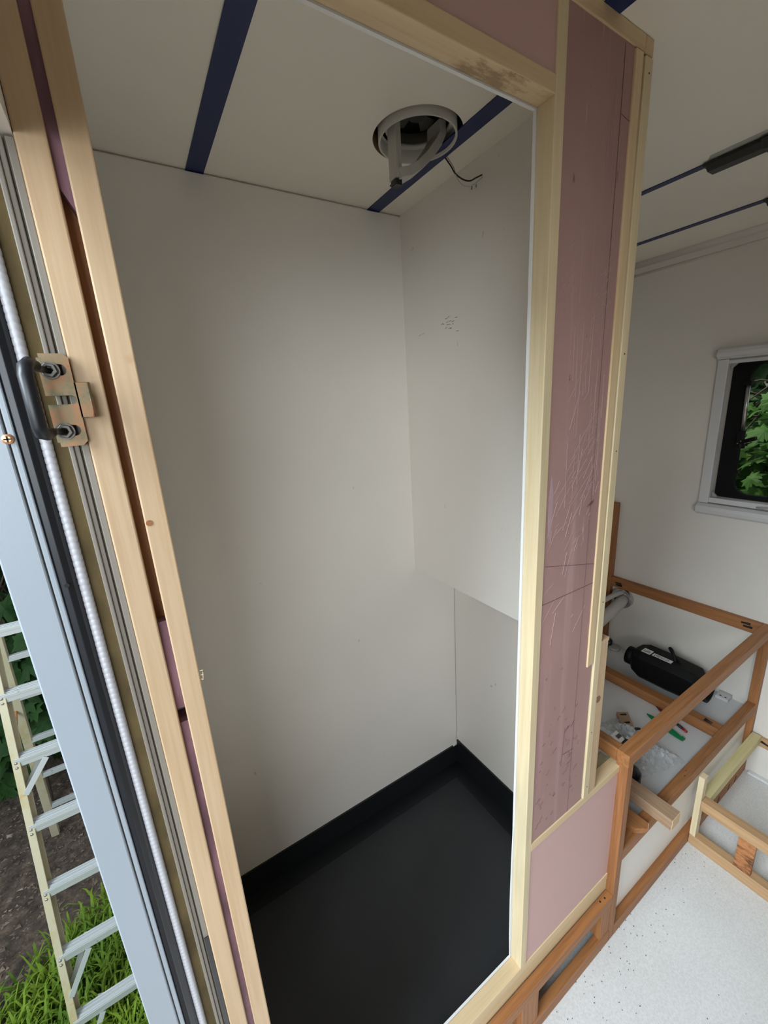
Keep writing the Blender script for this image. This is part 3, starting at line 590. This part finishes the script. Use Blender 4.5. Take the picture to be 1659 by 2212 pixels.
for k in range(5): mb.box(1.1290, 1.1300+random.uniform(0.004, 0.013), 0.4880-0.0035*k, 0.4895-0.0035*k, zl+0.0006, zl+0.0008)
obj('print', mb, ink, stk)
stk = obj('sticker', B(1.1270, 1.1420, 0.4180, 0.4660, zl, zl+0.0006), tagw, ht, label='long white label')
mb = MB()
for k in range(9):
    y = 0.4620-0.0042*k
    for q in range(2): mb.box(1.1300+0.005*q, 1.1330+0.005*q, y-random.uniform(0.0015, 0.0034), y, zl+0.0006, zl+0.0008)
obj('print', mb, ink, stk)
obj('cable', MB().tube(smooth([(1.148, 0.416, DK+0.086), (1.1500, 0.4190, DK+0.096), (1.160, 0.432, DK+0.113), (1.164, 0.4395, DK+0.1115), (1.160, 0.4280, DK+0.102), (1.152, 0.4080, DK+0.092), (1.144, 0.3950, DK+0.084)]), 0.0034, 8), blackp, ht)
gp = thing('green_cutter', (0.990, 0.3625, DK), 'translucent green plastic tapered cutter lying on bench deck', 'tool')
a, b_ = Vector((1.0010, 0.4080, DK)), Vector((0.9800, 0.3165, DK)); d = (b_-a); px = Vector((-d.y, d.x, 0)).normalized()
secs = []
for (u, wd, h_) in ((0.0, 0.0012, 0.003), (0.10, 0.0050, 0.006), (0.35, 0.0085, 0.010), (0.62, 0.0085, 0.011), (0.88, 0.0060, 0.010), (1.0, 0.0038, 0.006)):
    c_ = a + d*u; secs.append([tuple(c_ - px*wd + Vector((0,0,0.0006))), tuple(c_ - px*wd*0.8 + Vector((0,0,h_*0.6))), tuple(c_ + Vector((0,0,h_))), tuple(c_ + px*wd*0.8 + Vector((0,0,h_*0.6))), tuple(c_ + px*wd + Vector((0,0,0.0006)))])
obj('body', loft(MB(), secs), greenp, gp, 0.0008)
obj('end_cap', MB().bar(tuple(a+d*0.93+Vector((0,0,0.006))), tuple(a+d*1.01+Vector((0,0,0.004))), 0.0075, 0.0065), greenp, gp, 0.0008)
rp = thing('red_marker', (1.040, 0.36, DK), 'slim red and black pen lying beside the inner rail', 'pen')
a, b_ = Vector((1.0445, 0.4080, DK+0.0034)), Vector((1.0120, 0.3230, DK+0.0034)); d = b_-a
for (n_, u0, u1, r0, r1, m_) in (('tip', 0, 0.13, 0.0006, 0.0028, ink), ('barrel', 0.13, 0.66, 0.0033, 0.0033, redp), ('grip', 0.66, 0.86, 0.0034, 0.0034, ink), ('cap', 0.86, 1.0, 0.0032, 0.0028, redp)):
    obj(n_, MB().tube([a+d*u0, a+d*u1], [r0, r1], 12), m_, rp)
wb = thing('drilled_block', (0.930, 0.426, DK), 'small drilled brown wood block lying on the bench deck', 'wood block')
P4 = [(0.934, 0.4500), (0.9560, 0.4330), (0.9230, 0.4020), (0.9020, 0.4190)]
o = obj('block', MB().prism([(x, y, DK+0.0002) for x, y in P4], (0, 0, 0.012)), scrapw, wb, 0.0008)
for (x, y) in ((0.9375, 0.4350), (0.9180, 0.4160)): obj('pocket_hole', MB().tube([(x-0.006, y+0.004, DK+0.0122), (x+0.006, y-0.004, DK+0.0125)], [0.0018, 0.0026], 8), gap, o)
cl = thing('wall_clip', (1.222, 0.323, DK), 'small grey plastic clip on the bench deck by end wall', 'clip')
obj('base', B(1.206, 1.230, 0.3090, 0.3370, DK, DK+0.008), winf, cl, 0.001); obj('lid', B(1.2300, 1.2340, 0.3090, 0.3370, DK, DK+0.011), scuff, cl, 0.0008)
obj('slot', MB().box(1.2120, 1.2160, 0.3150, 0.3190, DK+0.008, DK+0.0083).box(1.2120, 1.2160, 0.3260, 0.3300, DK+0.008, DK+0.0083), gap, cl)
kb = thing('dark_fitting', (1.215, 0.618, DK), 'dark round fitting on the deck behind the heater', 'fitting')
obj('base', MB().tube([(1.213, 0.612, DK), (1.213, 0.612, DK+0.008)], [0.0175, 0.0165], 20), scuff, kb); obj('stem', MB().tube([(1.211, 0.630, DK), (1.211, 0.628, DK+0.024)], 0.0095, 14), rubber, kb)
# crumpled clear bag with a white sticker, black round parts next to it
bg_ = thing('clear_bag', (0.885, 0.385, DK), 'crumpled clear plastic bag of small parts on bench deck', 'bag')
mb = MB(); nx, ny = 26, 30
for i in range(nx+1):
    for j in range(ny+1):
        u, v = i/nx, j/ny; e = min(u, 1-u, v, 1-v)*2
        x = 0.805 + 0.125*u + 0.020*(v-0.5) + random.uniform(-0.002, 0.002); y = 0.322 + 0.155*v - 0.035*u + random.uniform(-0.002, 0.002)
        mb.v.append((x, y, DK + 0.0015 + 0.040*min(1, e*1.5)*(0.35+0.65*random.random())*(0.55+0.45*math.sin(5*u+7*v)**2)))
for i in range(nx):
    for j in range(ny): k = i*(ny+1)+j; mb.face([k, k+ny+1, k+ny+2, k+1])
obj('film', mb, bagm, bg_)
stk = obj('sticker', MB().prism([(0.8227, 0.3817, DK+0.030), (0.8443, 0.3829, DK+0.030), (0.8520, 0.4063, DK+0.032), (0.8275, 0.4059, DK+0.032)], (0, 0, 0.0005)), tagw, bg_)
mb = MB()
for k in range(5): mb.bar((0.8330+0.0030*k, 0.3900, DK+0.0320), (0.8350+0.0030*k, 0.3985, DK+0.0326), 0.0016, 0.0005)
obj('print', mb, ink, stk)
for k in range(7): obj('loose_part', MB().bar((0.86+0.05*random.random(), 0.35+0.05*random.random(), DK+0.010), (0.87+0.05*random.random(), 0.36+0.05*random.random(), DK+0.016), 0.008, 0.006), random.choice([rubber, steel, winf]), bg_)
cp = thing('rubber_bung', (0.838, 0.378, DK), 'black round rubber bung half under the clear bag', 'cap')
obj('dome', MB().tube([(0.838, 0.378, DK), (0.838, 0.378, DK+0.022), (0.838, 0.378, DK+0.030)], [0.021, 0.020, 0.012], 22), rubber, cp); obj('rim', MB().ring((0.838, 0.378, DK), (0, 0, 1), 0.019, 0.0235, 0.005, 24), rubber, cp)
cp = thing('rubber_stopper', (0.782, 0.333, DK), 'black round rubber stopper on the deck below the front rail', 'knob')
obj('dome', MB().tube([(0.782, 0.333, DK), (0.782, 0.333, DK+0.020), (0.782, 0.333, DK+0.029), (0.782, 0.333, DK+0.032)], [0.0175, 0.0175, 0.012, 0.005], 22), rubber, cp); obj('foot', MB().ring((0.782, 0.333, DK), (0, 0, 1), 0.012, 0.0165, 0.003, 20), rubber, cp)
# offcuts lying across the middle rail
o = thing('timber_offcut', (0.728, 0.27, 0.2152), 'square brown offcut lying across the rail with its end sticking out', 'offcut')
obj('block', MB().bar((0.722, 0.345, 0.2275), (0.722, 0.2260, 0.2275), 0.030, 0.0240), scrapw, o, 0.001); obj('end_grain', MB().bar((0.722, 0.2260, 0.2275), (0.722, 0.2252, 0.2275), 0.0285, 0.0225), pale['Y'], o)
o = thing('angled_offcut', (0.672, 0.29, 0.2152), 'darker brown offcut with mitred pale end behind the bench post', 'offcut')
obj('block', MB().prism([(0.650, 0.345, 0.2153), (0.680, 0.345, 0.2153), (0.680, 0.252, 0.2153), (0.6680, 0.2480, 0.2153), (0.650, 0.2600, 0.2153)][::-1], (0, 0, 0.0115)), brown['Y'], o, 0.0008)
obj('end_grain', MB().bar((0.6740, 0.2495, 0.2210), (0.6805, 0.2517, 0.2210), 0.0008, 0.0100), pale['Y'], o)
# hoses through a flange in the end wall
hz = thing('hose_flange', (XF, 0.609, 0.34), 'chrome wall flange with thick and thin white hoses in the back corner', 'flange')
obj('flange', MB().ring((XF-0.0145, 0.609, 0.3665), (1, 0, 0), 0.0235, 0.0315, 0.014, 28), chrome, hz, 0.001)
obj('thick_hose', MB().tube(smooth([(1.232, 0.607, 0.360), (1.205, 0.605, 0.357), (1.150, 0.602, 0.346), (1.06, 0.600, 0.328), (0.96, 0.598, 0.318)]), 0.0165, 16), hosew, hz)
obj('thin_hose', MB().tube(smooth([(1.232, 0.612, 0.3830), (1.205, 0.616, 0.384), (1.14, 0.619, 0.3815), (1.04, 0.622, 0.372)]), 0.0070, 12), hosew, hz)

# ------------------------------------------------------------------ window in the far wall
win = thing('window_1', (XF, 0.23, 0.68), 'camper window with grey frame and rounded black pane border', None); win['kind'] = 'structure'
o0, o1 = 0.008, 0.4435
def cassette(z0, z1, dep):
    c_ = (z0+z1)/2; h_ = (z1-z0)/2
    pts = [(XF, 0, z0), (XF-dep*0.55, 0, z0+h_*0.05), (XF-dep*0.9, 0, z0+h_*0.45), (XF-dep, 0, c_), (XF-dep*0.9, 0, z1-h_*0.45), (XF-dep*0.55, 0, z1-h_*0.05), (XF, 0, z1)]
    return MB().prism([(x, o0-0.001, z) for x, y, z in pts], (0, o1-o0+0.002, 0))
for (z0, z1) in ((1.0565, 1.0850), (0.6785, 0.7085)):
    ca = obj('blind_cassette', cassette(z0, z1, 0.024), winf, win, 0.0008)
    obj('end_cap', MB().prism([(XF, o1+0.001, z0-0.0005), (XF-0.0245, o1+0.001, (z0+z1)/2-0.006), (XF-0.0245, o1+0.001, (z0+z1)/2+0.006), (XF, o1+0.001, z1+0.0005)], (0, 0.0022, 0)), scuff, ca)
obj('side_rail', B(XF-0.013, XF, 0.4225, 0.4435, 0.7086, 1.0564), winf, win, 0.0015); obj('side_rail', B(XF-0.013, XF, o0, o0+0.021, 0.7086, 1.0564), winf, win, 0.0015)
obj('blind_bar', B(XF-0.010, XF, o0+0.021, 0.4225, 1.0460, 1.0535), winf, win, 0.001); bb = obj('blind_bar', B(XF-0.011, XF, o0+0.021, 0.4225, 0.7110, 0.7235), winf, win, 0.001)
obj('pull_handle', MB().tube([(XF-0.013, 0.327, 0.7150), (XF-0.013, 0.300, 0.7150), (XF-0.013, 0.250, 0.7150), (XF-0.013, 0.223, 0.7150)], [0.002, 0.005, 0.005, 0.002], 10), scuff, bb)
# black pane border: a rounded ring, its opening filled by the clear pane
def rrect(y0, y1, z0, z1, r, x, n=8):
    pts = []
    for (cy, cz, a0) in ((y1-r, z1-r, 0), (y0+r, z1-r, 90), (y0+r, z0+r, 180), (y1-r, z0+r, 270)):
        for k in range(n+1): a = math.radians(a0+90*k/n); pts.append((x, cy+r*math.cos(a), cz+r*math.sin(a)))
    return pts
mb = MB(); oo = rrect(o0+0.0205, 0.4230, 0.7225, 1.0480, 0.012, XF+0.022); ii = rrect(0.055, 0.3880, 0.7340, 1.0430, 0.032, XF+0.022); n = len(oo)
for dx in (0, 0.012): mb.v += [(x+dx, y, z) for x, y, z in oo] + [(x+dx, y, z) for x, y, z in ii]
for i in range(n):
    j = (i+1) % n
    mb.face([i, j, n+j, n+i]); mb.face([2*n+i, 3*n+i, 3*n+j, 2*n+j]); mb.face([n+i, n+j, 3*n+j, 3*n+i]); mb.face([i, 2*n+i, 2*n+j, j])
pb = obj('pane_border', mb, winb, win)
obj('pane', MB().prism(rrect(0.054, 0.3890, 0.7330, 1.0440, 0.032, XF+0.0305), (0.004, 0, 0)), glass, win)
obj('corner_gusset', MB().prism([(XF+0.004, 0.4225, 1.0460), (XF+0.004, 0.4225, 1.0330), (XF+0.004, 0.4100, 1.0460)], (0.006, 0, 0)), scuff, win)
obj('corner_gusset', MB().prism([(XF+0.004, 0.4225, 0.7236), (XF+0.004, 0.4100, 0.7236), (XF+0.004, 0.4225, 0.7370)], (0.006, 0, 0)), scuff, win)
sa = obj('stay_arm', MB().cyl((XF+0.010, 0.3855, 0.9960), (XF+0.016, 0.3845, 0.8900), 0.0042, 14), steel, win)
obj('stay_clip', B(XF+0.004, XF+0.020, 0.3790, 0.3960, 0.9950, 1.0050), winb, sa, 0.001)
lt = obj('latch', MB().box(XF+0.006, XF+0.020, 0.3790, 0.3910, 0.8500, 0.8900).tube([(XF+0.012, 0.3835, 0.8480), (XF+0.012, 0.3835, 0.8590)], 0.009, 12).bar((XF+0.010, 0.3800, 0.8640), (XF+0.006, 0.3540, 0.8735), 0.010, 0.009), winb, win, 0.0012)
for (y, z) in ((0.3870, 0.8600), (0.3815, 0.8660), (0.3835, 0.8520)): obj('screw', MB().cyl((XF+0.0035, y, z), (XF+0.0062, y, z), 0.0013, 10), steel, lt)
obj('second_latch', MB().box(XF+0.008, XF+0.020, 0.300, 0.316, 0.735, 0.745).tube([(XF+0.012, 0.3080, 0.7400), (XF+0.012, 0.3080, 0.7520), (XF+0.012, 0.3130, 0.7680)], [0.007, 0.007, 0.005], 10), winb, win, 0.001)

# ------------------------------------------------------------------ black rails on the ceiling joints at the right
for k, (x0, x1, y0, y1) in enumerate(((0.806, 0.838, 0.130, 0.349), (1.062, 1.094, 0.130, 0.3525))):
    lab = ('black ceiling rail nearest the partition, mounted on a blue strip', 'black ceiling rail farther off, over the strip next to window wall')[k]
    t_ = thing('ceiling_rail', ((x0+x1)/2, (y0+y1)/2, CE), lab, 'rail', 'black rails on the ceiling strips')
    mb = MB(); mb.box(x0+0.004, x1-0.004, y0, y1, CE-0.006, CE-0.0012); obj('base', mb, blackrail, t_, 0.0008)
    mb = MB(); mb.prism([(x0+0.002, y0, CE-0.006), (x1, y0, CE-0.006), (x1-0.003, y0, CE-0.0125), (x0+0.011, y0, CE-0.0125)], (0, y1-y0-0.004, 0)); obj('cover', mb, blackrail, t_, 0.0008)
    obj('bulge', loft(MB(), [[(x0-0.002, y, CE-0.0045), (x0+0.010, y, CE-0.0160*s_), (x1-0.001, y, CE-0.0160*s_), (x1+0.004*s_, y, CE-0.0045)] for (y, s_) in ((y0-0.03, 1), (y0+0.135, 1), (y0+0.150, 0.85))]), blackrail, t_, 0.001)
    obj('sealant_smear', MB().prism([(x0-0.012, y0, CE-0.0004), (x0+0.004, y0, CE-0.0004), (x0+0.004, y1-0.006, CE-0.0004), (x0-0.009, y1-0.014, CE-0.0004)], (0, 0, 0.0003)), scuff, t_, label='grey smear beside the rail')

# ------------------------------------------------------------------ sawdust and chips on the floor (uncountable)
mb = MB()
for k in range(190):
    if random.random() < 0.45: x = random.uniform(0.30, 0.92); y = Y0 - abs(random.gauss(0.012, 0.03))
    else: x = random.uniform(0.30, 1.2); y = random.uniform(-0.2, 0.25)
    if x > XP-0.01 and y > 0.1: continue
    a = random.uniform(0, 3.14); l = random.uniform(0.0004, 0.0017); mb.bar((x, y, 0.0008), (x+l*math.cos(a), y+l*math.sin(a), 0.0008), random.uniform(0.0004, 0.0010), 0.0007)
o = obj('sawdust', mb, barkm); setp(o, 'dark sawdust specks and wood chips scattered on white floor', 'sawdust', None, 'stuff')

# ------------------------------------------------------------------ outdoors behind the doorway
GZ = -0.700
def gz(x, y): return GZ + 0.02*math.sin(3*x+1)*math.cos(2.3*y) + 0.012*math.sin(9*x)*math.sin(7*y+1)
mb = MB(); N = 60; xs = [-7 + 14*i/N for i in range(N+1)]
for i in range(N+1):
    for j in range(N+1): mb.v.append((-6+9*i/N, -3+9*j/N, gz(-6+9*i/N, -3+9*j/N)))
for i in range(N):
    for j in range(N): k = i*(N+1)+j; mb.face([k, k+N+1, k+N+2, k+1], 0, True)
o = obj('ground', mb, soil, origin=(0, 0, GZ)); setp(o, 'dark leaf littered soil outside behind the ladder', None, None, 'structure')
mb = MB()
for k in range(9000):
    x = random.uniform(-1.9, 0.05); y = random.uniform(0.75, 2.6); r = random.uniform(0.003, 0.0085)*random.choice((0.6, 0.8, 1, 1.3)); zz = gz(x, y); b = len(mb.v); a = random.uniform(0, 6.3)
    for i in range(3): mb.v.append((x+r*math.cos(a+i*2.1)*random.uniform(0.7, 1.6), y+r*math.sin(a+i*2.1), zz+0.001+random.uniform(0, 0.4)*r))
    mb.v.append((x, y, zz+r*random.uniform(0.4, 0.8)))
    for (i, j) in ((0,1),(1,2),(2,0)): mb.face([b+i, b+j, b+3])
o = obj('pebbles', mb, litter); setp(o, 'pebbles and bark crumbs covering the shaded soil', 'pebbles', None, 'stuff')
# grass: blades as bent two-segment strips
def grass(n_, dens, label, hmin, hmax, seed):
    rnd = random.Random(seed); mb = MB()
    cnt = 0
    while cnt < n_:
        x = rnd.uniform(-1.5, 0.15); y = rnd.uniform(0.55, 1.75)
        if rnd.random() > dens(x, y): continue
        cnt += 1
        h_ = rnd.uniform(hmin, hmax); a = rnd.uniform(0, 6.28); le = rnd.uniform(0.25, 1.0)*h_; wd = rnd.uniform(0.0022, 0.0050); zz = gz(x, y); b = len(mb.v)
        dx, dy = math.cos(a), math.sin(a); px_, py_ = -dy*wd, dx*wd
        for (u, hgt, ww) in ((0, 0, 1), (0.35, 0.62, 0.9), (0.75, 0.95, 0.6)):
            mb.v += [(x+dx*le*u-px_*ww, y+dy*le*u-py_*ww, zz+h_*hgt), (x+dx*le*u+px_*ww, y+dy*le*u+py_*ww, zz+h_*hgt)]
        mb.v.append((x+dx*le*1.15, y+dy*le*1.15, zz+h_*(0.95-0.25*rnd.random())))
        mb.face([b, b+1, b+3, b+2], 0, True); mb.face([b+2, b+3, b+5, b+4], 0, True); mb.face([b+4, b+5, b+6], 0, True)
    o = obj('grass', mb, grassm); return setp(o, label, 'grass', None, 'stuff')
grass(17000, lambda x, y: max(0.0, min(1, (1.45 + 0.22*(x+0.45) + 0.06*math.sin(11*x) - y)/0.16)), 'long sunlit green grass around the foot of the ladder', 0.035, 0.105, 3)
# maple leaf mesh
LV = [(0,-0.05),(0.10,-0.02),(0.34,-0.14),(0.30,0.02),(0.52,0.10),(0.40,0.20),(0.56,0.46),(0.34,0.40),(0.28,0.50),(0.14,0.38),(0.16,0.62),(0.10,0.66),(0,0.98)]
LV = LV + [(-x, y) for x, y in LV[1:-1]][::-1]
def leaf_points(size): return [(x*size, y*size, -0.10*size*abs(x)*2 - 0.12*size*y*y) for x, y in LV] + [(0, 0.22*size, 0.03*size)]
def leaf_mesh(name, size, m):
    P_ = leaf_points(size); n_ = len(LV); me = bpy.data.meshes.new(name)
    me.from_pydata([tuple(Vector(q)*S) for q in P_], [], [[i, (i+1) % n_, n_] for i in range(n_)]); me.materials.append(m); me.update(); return me
def leaf_rot(rnd, view, spread=0.6):
    """leaf faces roughly towards 'view' and upwards, tip hanging"""
    nrm = (Vector(view) + Vector((rnd.gauss(0, spread), rnd.gauss(0, spread), rnd.gauss(0.5, spread)))).normalized()
    tip = Vector((rnd.gauss(0, 0.7), rnd.gauss(0, 0.7), rnd.gauss(-0.7, 0.5))); tip = (tip - nrm*tip.dot(nrm)).normalized(); xa = tip.cross(nrm)
    return Matrix((xa, tip, nrm)).transposed()
def foliage(name, label, cat, boxes, n_, size, view, m, seed):
    rnd = random.Random(seed); mb = MB(); nv = len(LV)
    for k in range(n_):
        (x0, x1, y0, y1, z0, z1) = rnd.choice(boxes); pos = Vector((rnd.uniform(x0, x1), rnd.uniform(y0, y1), rnd.uniform(z0, z1))); R_ = leaf_rot(rnd, view, 0.9); s_ = size*rnd.uniform(0.6, 1.2); b = len(mb.v)
        for q in leaf_points(s_): mb.v.append(tuple(pos + R_ @ Vector(q)))
        for i in range(nv): mb.face([b+i, b+(i+1) % nv, b+nv])
    o = obj(name, mb, m); return setp(o, label, cat, None, 'stuff')
def sapling(name, label, base, top, boxes, n_, size, view, m, seed):
    rnd = random.Random(seed); tr_ = thing(name, base, label, 'tree')
    stem = MB(); b_, t_ = Vector(base), Vector(top)
    stem.tube(smooth([b_, b_.lerp(t_, 0.35)+Vector((0.02, 0.01, 0)), b_.lerp(t_, 0.7)+Vector((-0.015, 0, 0)), t_]), [0.016 - 0.012*i/18 for i in range(19)], 8); obj('stem', stem, barkm, tr_)
    mes = [leaf_mesh('leaf', size*f_, m) for f_ in (0.75, 0.95, 1.15)]
    br = MB()
    for k in range(n_):
        (x0, x1, y0, y1, z0, z1) = boxes[k % len(boxes)]; pos = Vector((rnd.uniform(x0, x1), rnd.uniform(y0, y1), rnd.uniform(z0, z1)))
        o = bpy.data.objects.new('leaf', rnd.choice(mes)); C.objects.link(o); o.parent = tr_
        o.matrix_local = Matrix.Translation((pos - LOC[tr_])*S) @ leaf_rot(rnd, view).to_4x4()
        if k % 4 == 0: u = rnd.uniform(0.2, 0.95); q0 = b_.lerp(t_, u); br.tube([q0, q0.lerp(pos, 0.55)+Vector((0, 0, 0.03)), pos], [0.005, 0.0035, 0.0015], 5)
    obj('branches', br, barkm, tr_); return tr_
# trees seen past the doorway, behind the ladder
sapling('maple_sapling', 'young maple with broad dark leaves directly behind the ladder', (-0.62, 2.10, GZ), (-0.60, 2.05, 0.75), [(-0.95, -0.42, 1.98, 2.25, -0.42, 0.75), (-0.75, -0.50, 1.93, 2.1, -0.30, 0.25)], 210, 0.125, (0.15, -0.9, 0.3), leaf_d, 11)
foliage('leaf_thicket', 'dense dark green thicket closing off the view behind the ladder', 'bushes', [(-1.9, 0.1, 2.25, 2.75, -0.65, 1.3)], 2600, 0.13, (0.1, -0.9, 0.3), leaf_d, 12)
foliage('shade_canopy', 'leafy canopy added out of view to shade the ground outside', 'tree canopy', [(-2.4, 0.5, 2.0, 3.4, 1.40, 2.1), (-1.6, 0.4, 2.0, 3.0, 1.9, 2.5)], 2600, 0.16, (0, 0, 1), leaf_d, 13)  # canopy out of view, put in to shade the ground outdoors
# trees seen through the window
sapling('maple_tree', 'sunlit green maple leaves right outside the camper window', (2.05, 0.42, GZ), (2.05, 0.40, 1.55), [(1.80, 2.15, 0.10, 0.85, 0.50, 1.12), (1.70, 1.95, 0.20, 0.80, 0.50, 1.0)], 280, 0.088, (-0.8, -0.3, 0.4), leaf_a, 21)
foliage('leaf_screen', 'leaves in a shade-darkened green filling the background outside the window', 'bushes', [(2.05, 2.6, -0.6, 1.5, 0.0, 1.6)], 1500, 0.14, (-0.8, -0.2, 0.5), leaf_d, 22)

# ------------------------------------------------------------------ step ladder outside
ld = thing('step_ladder', (-0.25, 1.35, GZ), 'weathered fibreglass step ladder with aluminium steps standing outside the doorway', 'ladder')
def fy(z): return 1.232 + 0.273*z
def lx(z): return -0.4215 - 0.008*z*0 + 0.004*z          # outer edge of the left rail
XR = lambda z: 0.030 + (-0.05)*z                         # outer edge of the right rail
zb_, zt_ = GZ+0.006, 0.90
rw = 0.0165
for side in (0, 1):
    mb = MB()
    for (dy, wd, off) in ((0.0, rw, 0.0), (0.040, rw, 0.0)):
        pts = []
        for z in (zb_, zt_):
            x = lx(z) if side == 0 else XR(z)-rw
            pts.append((x, fy(z)+dy, z))
        a, c_ = pts
        mb.prism([a, (a[0]+rw, a[1], a[2]), (c_[0]+rw, c_[1], c_[2]), c_], (0, 0.004, 0))
    a, c_ = [((lx(z) if side == 0 else XR(z)-0.004), fy(z)+0.002, z) for z in (zb_, zt_)]
    mb.prism([a, (a[0]+0.004, a[1], a[2]), (c_[0]+0.004, c_[1], c_[2]), c_], (0, 0.040, 0))
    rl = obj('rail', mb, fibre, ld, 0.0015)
    if side == 0: left_rail = rl
zs = 0.331; steps = [0.490, 0.324, 0.155, -0.021, -0.195, -0.372, -0.550]
riv = MB().tube([(0, 0.0004, 0), (0, -0.0012, 0), (0, -0.0022, 0)], [0.0036, 0.0034, 0.0018], 12)
riv0 = None
for k, z in enumerate(steps):
    x0, x1 = lx(z)+rw*0.35, XR(z)-rw*0.35; y = fy(z)
    mb = MB(); mb.box(x0, x1, y+0.001, y+0.026, z-0.004, z-0.0005); mb.box(x0, x1, y-0.0015, y+0.001, z-0.025, z); mb.box(x0, x1, y-0.0025, y-0.0015, z-0.012, z-0.0035); mb.box(x0, x1, y+0.023, y+0.026, z-0.018, z)
    for q in range(2): mb.box(x0, x1, y+0.006+0.009*q, y+0.010+0.009*q, z-0.0005, z+0.0012)
    st = obj('step', mb, alumi, ld, 0.0006)
    for dz in (-0.010, -0.022):
        pos = Vector((lx(z)+rw*0.5, fy(z+dz)-0.0004, z+dz))
        if riv0 is None:
            riv0 = obj('rivet', MB().tube([pos+Vector((0, 0.001, 0)), pos+Vector((0, -0.0012, 0)), pos+Vector((0, -0.0024, 0))], [0.0034, 0.0032, 0.0016], 12), steel, left_rail, origin=pos)
        else:
            r_ = riv0.copy(); C.objects.link(r_); r_.location = (pos - LOC[left_rail])*S
for (z, zlow) in ((0.155, 0.060), (-0.372, -0.485), (-0.550, -0.675)):
    for side in (0, 1):
        xa = lx(z)+rw if side == 0 else XR(z)-rw; sg = 1 if side == 0 else -1
        obj('brace', MB().bar((xa+sg*0.052, fy(z)-0.003, z-0.024), (xa-sg*0.003, fy(zlow)-0.001, zlow), 0.0135, 0.003, (0, 1, 0)), alumi, ld, 0.0006)
        obj('brace', MB().bar((xa+sg*0.046, fy(z)+0.042, z-0.020), (xa-sg*0.003, fy(zlow)+0.036, zlow), 0.0135, 0.003, (0, 1, 0)), alumi, ld, 0.0006)
def ry(z): return 1.918 - 0.270*(z+0.692)
def rx(z): return -0.580 + 0.102*(z+0.692)
for side in (0, 1):
    pts = [((rx(z) if side == 0 else 0.10-0.10*(z+0.692)), ry(z), z) for z in (GZ+0.012, 0.88)]
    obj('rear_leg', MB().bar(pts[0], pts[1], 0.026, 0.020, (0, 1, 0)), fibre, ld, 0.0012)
for z in (0.272, 0.10, -0.110, -0.310, -0.50):
    obj('rear_bar', MB().bar((rx(z)+0.010, ry(z)-0.002, z), (0.10-0.10*(z+0.692), ry(z)-0.002, z), 0.014, 0.020, (0, 0, 1)), alumi, ld, 0.001)
obj('spreader_arm', MB().tube(smooth([(-0.512, ry(-0.02)-0.012, 0.055), (-0.500, 1.62, 0.015), (-0.470, 1.45, -0.03), (-0.420, 1.29, 0.10)]), 0.0045, 8), brown['Y'], ld, label='rusty spreader arm')
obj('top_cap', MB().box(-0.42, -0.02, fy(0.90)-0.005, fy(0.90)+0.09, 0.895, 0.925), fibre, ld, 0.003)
for o in list(bpy.data.objects):
    if o.parent is None and o.type in ('MESH', 'EMPTY') and o.get('kind') == 'structure' and 'category' in o: del o['category']
